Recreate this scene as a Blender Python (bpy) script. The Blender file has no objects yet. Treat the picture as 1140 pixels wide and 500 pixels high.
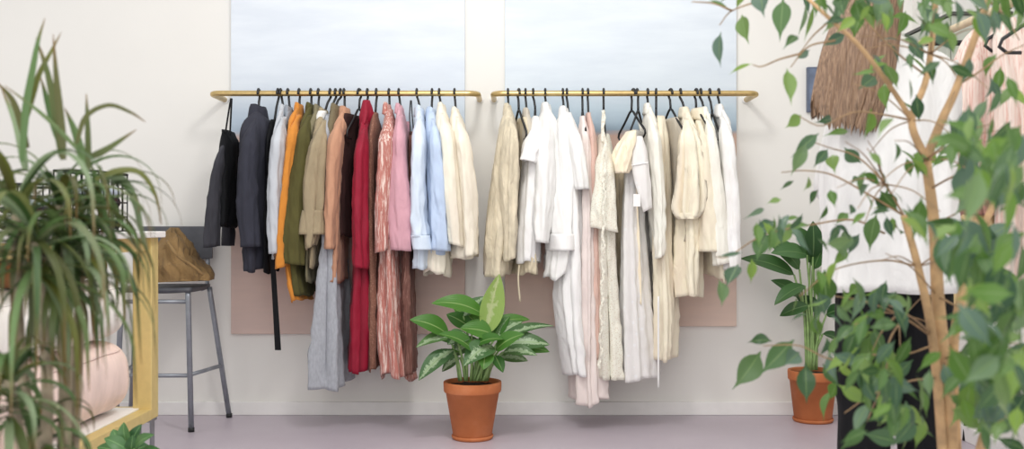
import bpy, math, random
import numpy as np
from mathutils import Vector, Matrix, noise

random.seed(7)
C = bpy.context.scene.collection
F, H, CX, CY = 1125.0, 0.942, 570.0, 250.0
WALL_Y = 5.0
RAIL_Y = 4.75
RAIL_Z = H + (CY - 104) * RAIL_Y / F


def P(px, py, d):
    return Vector(((px - CX) * d / F, d, H + (CY - py) * d / F))


def lin(c):
    return tuple(((v / 255) / 12.92 if v / 255 <= 0.04045 else ((v / 255 + 0.055) / 1.055) ** 2.4) for v in c)


# ------------------------------------------------------------------ materials
def new_mat(name):
    m = bpy.data.materials.new(name)
    m.use_nodes = True
    nt = m.node_tree
    b = nt.nodes['Principled BSDF']
    return m, nt, b


def N(nt, t, **kw):
    n = nt.nodes.new(t)
    for k, v in kw.items():
        if k in n.inputs:
            n.inputs[k].default_value = v
        else:
            setattr(n, k, v)
    return n


def ramp(nt, stops):
    r = nt.nodes.new('ShaderNodeValToRGB')
    e = r.color_ramp.elements
    while len(e) < len(stops):
        e.new(0.5)
    for i, (p, c) in enumerate(stops):
        e[i].position = p
        e[i].color = (*lin(c), 1)
    return r


def mul(c, k):
    return tuple(min(255, max(0, v * k)) for v in c)


def coords(nt, scale=(1, 1, 1), kind='Object'):
    t = N(nt, 'ShaderNodeTexCoord')
    m = N(nt, 'ShaderNodeMapping')
    m.inputs['Scale'].default_value = scale
    nt.links.new(t.outputs[kind], m.inputs['Vector'])
    return m.outputs['Vector']


def bump(nt, b, height, strength, dist=0.01):
    bp = N(nt, 'ShaderNodeBump')
    bp.inputs['Strength'].default_value = strength
    bp.inputs['Distance'].default_value = dist
    nt.links.new(height, bp.inputs['Height'])
    nt.links.new(bp.outputs['Normal'], b.inputs['Normal'])


def plain(name, col, rough=0.6, metal=0.0, nscale=20, var=0.06, bstr=0.1):
    m, nt, b = new_mat(name)
    b.inputs['Roughness'].default_value = rough
    b.inputs['Metallic'].default_value = metal
    v = coords(nt)
    n = N(nt, 'ShaderNodeTexNoise', Scale=nscale, Detail=4.0)
    nt.links.new(v, n.inputs['Vector'])
    r = ramp(nt, [(0.3, mul(col, 1 - var)), (0.7, mul(col, 1 + var))])
    nt.links.new(n.outputs['Fac'], r.inputs['Fac'])
    nt.links.new(r.outputs['Color'], b.inputs['Base Color'])
    if bstr:
        bump(nt, b, n.outputs['Fac'], bstr, 0.004)
    return m


def cloth(name, col, rough=0.88, var=0.05, stretch=(1, 1, 0.35), scale=14, sheen=0.15, weave=0.25, transl=0.0, alpha=1.0, stripes=None, spots=None, wrinkle=0.35):
    """woven fabric: soft colour drift, weave bump, wrinkle bump"""
    m, nt, b = new_mat(name)
    b.inputs['Roughness'].default_value = rough
    b.inputs['Sheen Weight'].default_value = sheen * max(.05, min(1, (sum(col) / 3 - 40) / 160))
    b.inputs['Specular IOR Level'].default_value = .25
    v = coords(nt, stretch)
    n = N(nt, 'ShaderNodeTexNoise', Scale=scale, Detail=5.0)
    nt.links.new(v, n.inputs['Vector'])
    r = ramp(nt, [(0.3, mul(col, 1 - var)), (0.7, mul(col, 1 + var))])
    nt.links.new(n.outputs['Fac'], r.inputs['Fac'])
    colout = r.outputs['Color']
    if stripes:
        sv = coords(nt, stripes[2])
        sn = N(nt, 'ShaderNodeTexNoise', Scale=stripes[1], Detail=6.0, Roughness=0.7)
        nt.links.new(sv, sn.inputs['Vector'])
        sr = ramp(nt, [(stripes[3] - .06, (0, 0, 0)), (stripes[3] + .06, (255, 255, 255))])
        nt.links.new(sn.outputs['Fac'], sr.inputs['Fac'])
        mx = N(nt, 'ShaderNodeMix', data_type='RGBA')
        nt.links.new(sr.outputs['Color'], mx.inputs['Factor'])
        nt.links.new(colout, mx.inputs[6])
        mx.inputs[7].default_value = (*lin(stripes[0]), 1)
        colout = mx.outputs[2]
    if spots:
        sv = coords(nt)
        vo = N(nt, 'ShaderNodeTexVoronoi', Scale=spots[1])
        nt.links.new(sv, vo.inputs['Vector'])
        sr = ramp(nt, [(spots[2], (255, 255, 255)), (spots[2] + .06, (0, 0, 0))])
        nt.links.new(vo.outputs['Distance'], sr.inputs['Fac'])
        mx = N(nt, 'ShaderNodeMix', data_type='RGBA')
        nt.links.new(sr.outputs['Color'], mx.inputs['Factor'])
        nt.links.new(colout, mx.inputs[6])
        mx.inputs[7].default_value = (*lin(spots[0]), 1)
        colout = mx.outputs[2]
    nt.links.new(colout, b.inputs['Base Color'])
    # bumps
    wv = coords(nt, (1, 1, 1))
    w = N(nt, 'ShaderNodeTexNoise', Scale=420.0, Detail=1.0)
    nt.links.new(wv, w.inputs['Vector'])
    n2 = N(nt, 'ShaderNodeTexNoise', Scale=22.0, Detail=3.0, Distortion=0.8)
    nt.links.new(v, n2.inputs['Vector'])
    b1 = N(nt, 'ShaderNodeBump', Strength=weave, Distance=0.002)
    nt.links.new(w.outputs['Fac'], b1.inputs['Height'])
    b2 = N(nt, 'ShaderNodeBump', Strength=wrinkle, Distance=0.02)
    nt.links.new(n2.outputs['Fac'], b2.inputs['Height'])
    nt.links.new(b1.outputs['Normal'], b2.inputs['Normal'])
    nt.links.new(b2.outputs['Normal'], b.inputs['Normal'])
    out = nt.nodes['Material Output']
    last = b.outputs['BSDF']
    if transl > 0:
        tr = N(nt, 'ShaderNodeBsdfTranslucent')
        nt.links.new(colout, tr.inputs['Color'])
        mx = N(nt, 'ShaderNodeMixShader', Fac=transl)
        nt.links.new(last, mx.inputs[1]); nt.links.new(tr.outputs[0], mx.inputs[2])
        last = mx.outputs[0]
    if alpha < 1:
        tp = N(nt, 'ShaderNodeBsdfTransparent')
        mx = N(nt, 'ShaderNodeMixShader', Fac=alpha)
        nt.links.new(tp.outputs[0], mx.inputs[1]); nt.links.new(last, mx.inputs[2])
        last = mx.outputs[0]
    nt.links.new(last, out.inputs['Surface'])
    return m


def leaf_mat(name, cols, rough=0.4, transl=0.25, vein=None, tip=None, center=None, mid=None):
    """leaf: tone per leaf, optional pale variegation along the middle, optional brown tips (UV: u across, v along)"""
    m, nt, b = new_mat(name)
    b.inputs['Roughness'].default_value = rough
    b.inputs['Specular IOR Level'].default_value = 0.4
    g = N(nt, 'ShaderNodeNewGeometry')
    k = len(cols)
    r = ramp(nt, [(i / (k - 1), c) for i, c in enumerate(cols)])
    nt.links.new(g.outputs['Random Per Island'], r.inputs['Fac'])
    col = r.outputs['Color']
    uv = N(nt, 'ShaderNodeUVMap', uv_map='UVMap')
    sep = N(nt, 'ShaderNodeSeparateXYZ')
    nt.links.new(uv.outputs[0], sep.inputs[0])
    sub = N(nt, 'ShaderNodeMath', operation='SUBTRACT'); sub.inputs[1].default_value = 0.5
    nt.links.new(sep.outputs[0], sub.inputs[0])
    ab = N(nt, 'ShaderNodeMath', operation='ABSOLUTE')
    nt.links.new(sub.outputs[0], ab.inputs[0])
    if center:
        t = N(nt, 'ShaderNodeTexNoise', Scale=center[1], Detail=5.0, Roughness=0.65)
        nt.links.new(coords(nt), t.inputs['Vector'])
        mm = N(nt, 'ShaderNodeMath', operation='MULTIPLY_ADD')
        nt.links.new(t.outputs['Fac'], mm.inputs[0]); mm.inputs[1].default_value = 0.9
        nt.links.new(ab.outputs[0], mm.inputs[2])
        cr = ramp(nt, [(center[2], (255, 255, 255)), (center[2] + 0.1, (0, 0, 0))])
        nt.links.new(mm.outputs[0], cr.inputs['Fac'])
        mx = N(nt, 'ShaderNodeMix', data_type='RGBA')
        nt.links.new(cr.outputs['Color'], mx.inputs['Factor'])
        nt.links.new(col, mx.inputs[6]); mx.inputs[7].default_value = (*lin(center[0]), 1)
        col = mx.outputs[2]
    if mid:
        cr = ramp(nt, [(0.0, (255, 255, 255)), (0.045, (0, 0, 0))])
        nt.links.new(ab.outputs[0], cr.inputs['Fac'])
        mx = N(nt, 'ShaderNodeMix', data_type='RGBA')
        nt.links.new(cr.outputs['Color'], mx.inputs['Factor'])
        nt.links.new(col, mx.inputs[6]); mx.inputs[7].default_value = (*lin(mid), 1)
        col = mx.outputs[2]
    if tip:
        cr = ramp(nt, [(tip[1], (0, 0, 0)), (1.0, (255, 255, 255))])
        nt.links.new(sep.outputs[1], cr.inputs['Fac'])
        mx = N(nt, 'ShaderNodeMix', data_type='RGBA')
        nt.links.new(cr.outputs['Color'], mx.inputs['Factor'])
        nt.links.new(col, mx.inputs[6]); mx.inputs[7].default_value = (*lin(tip[0]), 1)
        col = mx.outputs[2]
    nt.links.new(col, b.inputs['Base Color'])
    wv = N(nt, 'ShaderNodeTexWave', Scale=3.0, Distortion=1.0)
    nt.links.new(uv.outputs[0], wv.inputs['Vector'])
    bump(nt, b, wv.outputs['Fac'], 0.15, 0.004)
    tr = N(nt, 'ShaderNodeBsdfTranslucent')
    nt.links.new(col, tr.inputs['Color'])
    mx = N(nt, 'ShaderNodeMixShader', Fac=transl)
    nt.links.new(b.outputs[0], mx.inputs[1]); nt.links.new(tr.outputs[0], mx.inputs[2])
    nt.links.new(mx.outputs[0], nt.nodes['Material Output'].inputs['Surface'])
    return m


# ------------------------------------------------------------------ objects
def tag(o, label=None, cat=None, group=None, kind=None):
    if label: o['label'] = label
    if cat: o['category'] = cat
    if group: o['group'] = group
    if kind: o['kind'] = kind
    return o


def thing(name, label, cat, loc, group=None):
    o = bpy.data.objects.new(name, None)
    o.empty_display_size = 0.05
    C.objects.link(o)
    o.location = loc
    return tag(o, label, cat, group)


def origin_of(o):
    v = Vector((0, 0, 0))
    while o is not None:
        v += o.location
        o = o.parent
    return v


class MB:
    """collects world-space shapes into one mesh"""
    def __init__(self):
        self.v, self.f, self.uv = [], [], []

    def add(self, vs, fs, uvs=None):
        n = len(self.v)
        self.v.extend(Vector(p) for p in vs)
        self.f.extend(tuple(n + i for i in q) for q in fs)
        self.uv.extend(uvs if uvs else [(0, 0)] * len(vs))
        return self

    def box(self, lo, hi):
        x0, y0, z0 = lo; x1, y1, z1 = hi
        vs = [(x0, y0, z0), (x1, y0, z0), (x1, y1, z0), (x0, y1, z0), (x0, y0, z1), (x1, y0, z1), (x1, y1, z1), (x0, y1, z1)]
        return self.add(vs, [(3, 2, 1, 0), (4, 5, 6, 7), (0, 1, 5, 4), (1, 2, 6, 5), (2, 3, 7, 6), (3, 0, 4, 7)])

    def tube(self, pts, radii, n=8, cap=True):
        pts = [Vector(p) for p in pts]
        if not hasattr(radii, '__len__'):
            radii = [radii] * len(pts)
        vs, fs = [], []
        up = None
        for i, p in enumerate(pts):
            a = pts[max(0, i - 1)]; b = pts[min(len(pts) - 1, i + 1)]
            t = (b - a).normalized() if (b - a).length > 1e-9 else Vector((0, 0, 1))
            if up is None:
                up = t.orthogonal().normalized()
            up = (up - t * up.dot(t))
            up = up.normalized() if up.length > 1e-6 else t.orthogonal().normalized()
            s = t.cross(up)
            for k in range(n):
                an = 2 * math.pi * k / n
                vs.append(p + (up * math.cos(an) + s * math.sin(an)) * radii[i])
        for i in range(len(pts) - 1):
            for k in range(n):
                k2 = (k + 1) % n
                fs.append((i * n + k, i * n + k2, (i + 1) * n + k2, (i + 1) * n + k))
        if cap:
            fs.append(tuple(range(n - 1, -1, -1)))
            m = (len(pts) - 1) * n
            fs.append(tuple(m + k for k in range(n)))
        return self.add(vs, fs)

    def lathe(self, c, prof, n=48, cap=False):
        c = Vector(c)
        vs, fs = [], []
        for r, z in prof:
            for k in range(n):
                an = 2 * math.pi * k / n
                vs.append(c + Vector((r * math.cos(an), r * math.sin(an), z)))
        for i in range(len(prof) - 1):
            for k in range(n):
                k2 = (k + 1) % n
                fs.append((i * n + k, i * n + k2, (i + 1) * n + k2, (i + 1) * n + k))
        if cap:
            fs.append(tuple(range(n - 1, -1, -1)))
            m = (len(prof) - 1) * n
            fs.append(tuple(m + k for k in range(n)))
        return self.add(vs, fs)

    def build(self, name, mat, parent=None, smooth=True, bevel=0, solid=0, sub=0):
        org = origin_of(parent) if parent else Vector((0, 0, 0))
        me = bpy.data.meshes.new(name)
        me.from_pydata([tuple(p - org) for p in self.v], [], self.f)
        uvl = me.uv_layers.new(name='UVMap')
        for l in me.loops:
            uvl.data[l.index].uv = self.uv[l.vertex_index]
        me.materials.append(mat)
        if smooth:
            me.polygons.foreach_set('use_smooth', [True] * len(me.polygons))
        me.update()
        o = bpy.data.objects.new(name, me)
        C.objects.link(o)
        if parent: o.parent = parent
        if bevel:
            md = o.modifiers.new('Bevel', 'BEVEL'); md.width = bevel; md.segments = 2; md.limit_method = 'ANGLE'
        if solid:
            md = o.modifiers.new('Solidify', 'SOLIDIFY'); md.thickness = solid; md.offset = -1
        if sub:
            md = o.modifiers.new('Subsurf', 'SUBSURF'); md.levels = sub; md.render_levels = sub
        return o


def smooth_path(pts, k=6):
    """Catmull-Rom through points (tuples of any length)"""
    A = [np.array(p, float) for p in pts]
    A = [2 * A[0] - A[1]] + A + [2 * A[-1] - A[-2]]
    out = []
    for i in range(1, len(A) - 2):
        p0, p1, p2, p3 = A[i - 1], A[i], A[i + 1], A[i + 2]
        for j in range(k):
            t = j / k
            out.append(0.5 * ((2 * p1) + (p2 - p0) * t + (2 * p0 - 5 * p1 + 4 * p2 - p3) * t * t + (3 * p1 - p0 - 3 * p2 + p3) * t ** 3))
    out.append(A[-2])
    return out


def rows_at(rows, n):
    """monotone resampling of (py, l, r, ...) rows: linear in py, smoothed"""
    R = np.array(rows, float)
    ys = np.linspace(R[0, 0], R[-1, 0], n)
    cols = []
    for c in range(1, R.shape[1]):
        col = np.interp(ys, R[:, 0], R[:, c])
        for _ in range(2):
            s = col.copy()
            s[1:-1] = 0.25 * col[:-2] + 0.5 * col[1:-1] + 0.25 * col[2:]
            col = s
        cols.append(col)
    return ys, cols


def ring_stack(rows, depth, afun, yaw=0.0, nt=64, nz=30, folds=0.1, nf=(5, 8, 12), rnd=None, minb=0.012, power=0.85,
               hem=0.0, dfun=None, crease=0.004, ftop=0.15, slant=0.0):
    """hollow hanging-cloth tube. rows: (py,l,r) outline in the photo, laid out at `depth`; afun(s): half size along the shoulder axis;
    the shoulder axis points towards the camera, turned by yaw."""
    rnd = rnd or random.Random(1)
    ys, (L, R) = rows_at(rows, nz)
    T = np.linspace(0, 2 * math.pi, nt, endpoint=False)
    ct, st = np.cos(T), np.sin(T)
    uu = np.sign(ct) * np.abs(ct) ** power
    vv = np.sign(st) * np.abs(st) ** power
    du = np.array([math.sin(yaw), -math.cos(yaw)])
    dv = np.array([math.cos(yaw), math.sin(yaw)])
    ph = [rnd.uniform(0, 6.28) for _ in nf]
    dr = [rnd.uniform(-2.5, 2.5) for _ in nf]
    wt = [rnd.uniform(0.6, 1.0) / (i * 0.35 + 1) for i in range(len(nf))]
    hp = rnd.uniform(0, 6.28)
    seed = Vector((rnd.uniform(0, 50), rnd.uniform(0, 50), 0))
    vs, fs = [], []
    for i in range(nz):
        s = i / (nz - 1)
        d0 = depth if dfun is None else dfun(s)
        a = afun(s)
        cx = ((L[i] + R[i]) / 2 - CX) * d0 / F
        b = max(minb, (R[i] - L[i]) / 2 * d0 / F)
        z = H + (CY - ys[i]) * d0 / F
        for _ in range(8):
            X = cx + a * uu * du[0] + b * vv * dv[0]
            Y = d0 + a * uu * du[1] + b * vv * dv[1]
            px = CX + X * F / Y
            lo, hi = px.min(), px.max()
            cx += ((L[i] + R[i]) / 2 - (lo + hi) / 2) * d0 / F
            b = max(minb, b * min(1.6, max(0.5, (R[i] - L[i]) / max(1e-3, hi - lo))))
        g = ftop + (1 - ftop) * min(1.0, s * 1.3)
        fo = np.zeros(nt)
        for w, n_, p_, d_ in zip(wt, nf, ph, dr):
            fo += w * np.sin(n_ * T + p_ + d_ * s)
        amp = folds * g * min(b, 0.06)
        nx = uu / max(a, .01); ny = vv / max(b, .01)
        nl = np.sqrt(nx * nx + ny * ny) + 1e-9
        U = a * uu + fo * amp * nx / nl
        V = b * vv + fo * amp * ny / nl
        X = cx + U * du[0] + V * dv[0]
        Y = d0 + U * du[1] + V * dv[1]
        zz = np.full(nt, z)
        if hem:
            q = max(0.0, (s - 0.75) / 0.25)
            zz = zz + hem * q * (np.sin(2 * T + hp) * 0.6 + np.sin(5 * T + hp * 2) * 0.4)
        if slant:
            zz = zz + slant * max(0.0, (s - .6) / .4) * vv
        nxy = np.stack([nx / nl * du[0] + ny / nl * dv[0], nx / nl * du[1] + ny / nl * dv[1]], 1)
        for k in range(nt):
            p = Vector((X[k], Y[k], zz[k]))
            if crease:
                q = noise.noise_vector((p * 14) + seed)
                # crisp slanting creases: ridged noise stretched along the hang of the cloth
                w_ = Vector((p.x * 17 + p.z * 2.6, p.y * 17, p.z * 2.3)) + seed + q * .35
                rg = abs(noise.noise(w_)) + .6 * abs(noise.noise(w_ * 2.1 + seed))
                dsp = crease * (.3 + .9 * g) * (.75 - 2.2 * rg)
                p = p + q * crease * .3 + Vector((nxy[k, 0], nxy[k, 1], 0)) * dsp
            vs.append(p)
    for i in range(nz - 1):
        for k in range(nt):
            k2 = (k + 1) % nt
            fs.append((i * nt + k, (i + 1) * nt + k, (i + 1) * nt + k2, i * nt + k2))
    uvs = [(k / nt, i / (nz - 1)) for i in range(nz) for k in range(nt)]
    return vs, fs, uvs


# ------------------------------------------------------------------ setting
def struct(name, mb, mat, **kw):
    o = mb.build(name, mat, None, **kw)
    o['kind'] = 'structure'
    return o


def wall_mat(name, col):
    m, nt, b = new_mat(name)
    b.inputs['Roughness'].default_value = 0.75
    v = coords(nt)
    n = N(nt, 'ShaderNodeTexNoise', Scale=1.3, Detail=5.0)
    nt.links.new(v, n.inputs['Vector'])
    r = ramp(nt, [(0.3, mul(col, 0.985)), (0.7, mul(col, 1.01))])
    nt.links.new(n.outputs['Fac'], r.inputs['Fac'])
    nt.links.new(r.outputs['Color'], b.inputs['Base Color'])
    n2 = N(nt, 'ShaderNodeTexNoise', Scale=90.0, Detail=3.0)
    nt.links.new(v, n2.inputs['Vector'])
    bump(nt, b, n2.outputs['Fac'], 0.06, 0.004)
    return m


M_wall = wall_mat('wall_paint', (231, 229, 224))
M_floor = None
m, nt, b = new_mat('floor_lavender_concrete')
b.inputs['Roughness'].default_value = 0.42
v = coords(nt)
n1 = N(nt, 'ShaderNodeTexNoise', Scale=1.6, Detail=7.0, Roughness=0.6)
nt.links.new(v, n1.inputs['Vector'])
r = ramp(nt, [(0.3, (180, 169, 179)), (0.7, (194, 184, 193))])
nt.links.new(n1.outputs['Fac'], r.inputs['Fac'])
nt.links.new(r.outputs['Color'], b.inputs['Base Color'])
n2 = N(nt, 'ShaderNodeTexNoise', Scale=60.0, Detail=4.0)
nt.links.new(v, n2.inputs['Vector'])
bump(nt, b, n2.outputs['Fac'], 0.05, 0.003)
M_floor = m

X0, X1, Y0 = -4.2, 1.98, -0.6
struct('floor', MB().box((X0, Y0, -0.1), (X1, WALL_Y + .1, 0)), M_floor, smooth=False)
struct('wall_back', MB().box((X0, WALL_Y, 0), (X1, WALL_Y + .1, 3.0)), M_wall, smooth=False)
struct('wall_right', MB().box((X1, 1.0, 0), (X1 + .1, WALL_Y + .1, 3.0)), M_wall, smooth=False)
M_base = plain('skirting_paint', (232, 230, 228), 0.45, var=0.01, bstr=0.02)
struct('baseboard_back', MB().box((X0, WALL_Y - .014, 0), (X1 - .016, WALL_Y, .066)), M_base, smooth=False, bevel=.004)
struct('baseboard_right', MB().box((X1 - .014, 1.0, 0), (X1, WALL_Y - .014, .066)), M_base, smooth=False, bevel=.004)


# two tall painted canvases behind the rails: pale sky over a blue band over a pink-beige field
def canvas_mat(name, stops, z0, z1):
    m, nt, b = new_mat(name)
    b.inputs['Roughness'].default_value = 0.8
    t = N(nt, 'ShaderNodeTexCoord')
    sep = N(nt, 'ShaderNodeSeparateXYZ')
    nt.links.new(t.outputs['Object'], sep.inputs[0])
    ns = N(nt, 'ShaderNodeTexNoise', Scale=2.5, Detail=6.0, Roughness=0.65)
    nt.links.new(coords(nt, (0.6, 1, 3.2)), ns.inputs['Vector'])
    ma = N(nt, 'ShaderNodeMath', operation='MULTIPLY_ADD')
    nt.links.new(ns.outputs['Fac'], ma.inputs[0]); ma.inputs[1].default_value = 0.12
    nt.links.new(sep.outputs[2], ma.inputs[2])
    mr = N(nt, 'ShaderNodeMapRange')
    mr.inputs['From Min'].default_value = z0 + .06; mr.inputs['From Max'].default_value = z1 + .06
    nt.links.new(ma.outputs[0], mr.inputs['Value'])
    r = ramp(nt, stops)
    nt.links.new(mr.outputs[0], r.inputs['Fac'])
    # brushed cloud streaks
    n2 = N(nt, 'ShaderNodeTexNoise', Scale=3.0, Detail=7.0, Roughness=0.6)
    nt.links.new(coords(nt, (0.5, 1, 2.6)), n2.inputs['Vector'])
    r2 = ramp(nt, [(0.38, (226, 229, 235)), (0.62, (255, 255, 255))])
    nt.links.new(n2.outputs['Fac'], r2.inputs['Fac'])
    mx = N(nt, 'ShaderNodeMix', data_type='RGBA', blend_type='MULTIPLY')
    mx.inputs['Factor'].default_value = 0.4
    nt.links.new(r.outputs['Color'], mx.inputs[6]); nt.links.new(r2.outputs['Color'], mx.inputs[7])
    nt.links.new(mx.outputs[2], b.inputs['Base Color'])
    n3 = N(nt, 'ShaderNodeTexNoise', Scale=300.0)
    nt.links.new(coords(nt), n3.inputs['Vector'])
    bump(nt, b, n3.outputs['Fac'], 0.1, 0.002)
    return m


def canvas(px0, px1, pyb, stops, label):
    d = WALL_Y - .025
    a = P(px0, pyb, d); c = P(px1, pyb, d)
    zt = 2.35
    root_loc = Vector(((a.x + c.x) / 2, WALL_Y - .012, a.z))
    o = MB().box((a.x, WALL_Y - .026, a.z), (c.x, WALL_Y - .001, zt))
    o.v = [p - root_loc for p in o.v]
    ob = o.build('canvas_picture', canvas_mat('canvas_paint', stops, 0, zt - a.z), None, smooth=False, bevel=.003)
    ob.location = root_loc
    tag(ob, label, 'painting', 'large canvases behind the rails')


pink = (214, 186, 174)
sky = (228, 234, 241)
canvas(257, 517.5, 372, [(0, (219, 194, 183)), (.50, (212, 186, 176)), (.515, (182, 198, 214)), (.58, (206, 217, 228)), (.64, (218, 226, 235)), (1, (233, 238, 243))],
       'tall seascape canvas behind the rail of dark and coloured clothes')
canvas(562, 820, 363.5, [(0, (222, 198, 184)), (.49, (212, 180, 164)), (.505, (160, 181, 197)), (.56, (186, 203, 215)), (.62, (214, 223, 231)), (1, (231, 237, 242))],
       'tall seascape canvas behind the rail of white and cream clothes')

# ------------------------------------------------------------------ brass rails
M_brass = plain('brushed_brass', (200, 174, 120), 0.32, .85, 60, .05, .02)
M_white = plain('white_paint', (240, 239, 237), 0.5, var=.01, bstr=0)


def rail(x0, x1, label):
    """rod along the wall with both ends bent back into the wall"""
    t = thing('clothes_rail', label, 'clothes rail', ((x0 + x1) / 2, WALL_Y, RAIL_Z), 'brass clothes rails on the back wall')
    r = .0135
    def bend(xe, s):
        pts = []
        R = .05
        for k in range(9):
            an = math.pi / 2 * k / 8
            pts.append((xe + s * (R - R * math.sin(an)), RAIL_Y + R - R * math.cos(an), RAIL_Z))
        return pts
    left = list(bend(x0, 1)); right = list(bend(x1, -1))
    path = [(x0, WALL_Y, RAIL_Z)] + left[::-1][::-1][::-1] if False else None
    L = [(x0, WALL_Y - .001, RAIL_Z)] + [(x0 + .05 - .05 * math.cos(a), RAIL_Y + .05 - .05 * math.sin(a), RAIL_Z) for a in [math.pi / 2 * k / 8 for k in range(9)]]
    Rr = [(x1 - .05 + .05 * math.sin(a), RAIL_Y + .05 - .05 * math.cos(a), RAIL_Z) for a in [math.pi / 2 * k / 8 for k in range(9)]] + [(x1, WALL_Y - .001, RAIL_Z)]
    MB().tube(L + Rr, r, 14).build('rod', M_brass, t)
    for x in (x0, x1):
        mb = MB()
        mb.tube([(x, WALL_Y - .001, RAIL_Z), (x, WALL_Y - .012, RAIL_Z)], .019, 20)
        mb.build('wall_flange', M_white, t, bevel=.002)
    return t


RX = lambda px: (px - CX) * RAIL_Y / F
rail(RX(234), RX(532), 'left brass rail holding dark and coloured clothes')
rail(RX(549), RX(844), 'right brass rail holding white and cream clothes')

# ------------------------------------------------------------------ hangers
M_hang = plain('black_hanger', (24, 25, 28), 0.45, 0.0, 40, .1, .05)


def hanger(hook_px, top_py, yaw, label, bar=.19, drop=.115, group='black hangers on the brass rails', rail_x=None, rail_y=None, rail_z=None, lean=0.0, skew=0.0):
    x = RX(hook_px) if rail_x is None else rail_x
    y = RAIL_Y if rail_y is None else rail_y
    rz = RAIL_Z if rail_z is None else rail_z
    zt = rz - .05 if top_py is None else H + (CY - top_py) * RAIL_Y / F
    du = Vector((math.sin(yaw), -math.cos(yaw), 0))
    o0 = Vector((x, y, rz))
    pts = []
    R = .0205
    for k in range(11):
        an = math.radians(-20 + 200 * k / 10)
        pts.append(o0 + du * (R * math.cos(an)) + Vector((0, 0, R * math.sin(an))))
    # from the back of the rod down to the neck
    neck = Vector((x + lean, y, zt))
    pts += [o0 - du * R * .9 + Vector((0, 0, -.015)), (o0 - du * R * .5 + neck) / 2 + Vector((0, 0, .006)), neck + Vector((0, 0, .012)), neck]
    mb = MB()
    mb.tube(pts, .0056, 8)
    for s in (1, -1):
        e = neck + du * (s * bar)
        e = e + Vector((skew, 0, 0))
        arm = [neck, neck + du * s * .02 + Vector((0, 0, -.010)), neck + du * s * bar * .55 + Vector((skew * .55, 0, -drop * .55)),
               e + Vector((0, 0, -drop)), e + du * (s * .006) + Vector((0, 0, -drop - .018)), e - du * (s * .012) + Vector((0, 0, -drop - .034)), e - du * (s * .04) + Vector((0, 0, -drop - .034))]
        mb.tube(arm, [.0055, .0055, .0055, .0055, .005, .0045, .004], 8)
    ob = mb.build('clothes_hanger', M_hang)
    for vtx in ob.data.vertices:
        vtx.co -= o0
    ob.location = o0
    tag(ob, label, 'hanger', group)
    return ob


# ------------------------------------------------------------------ garments
GID = [0]


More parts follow.
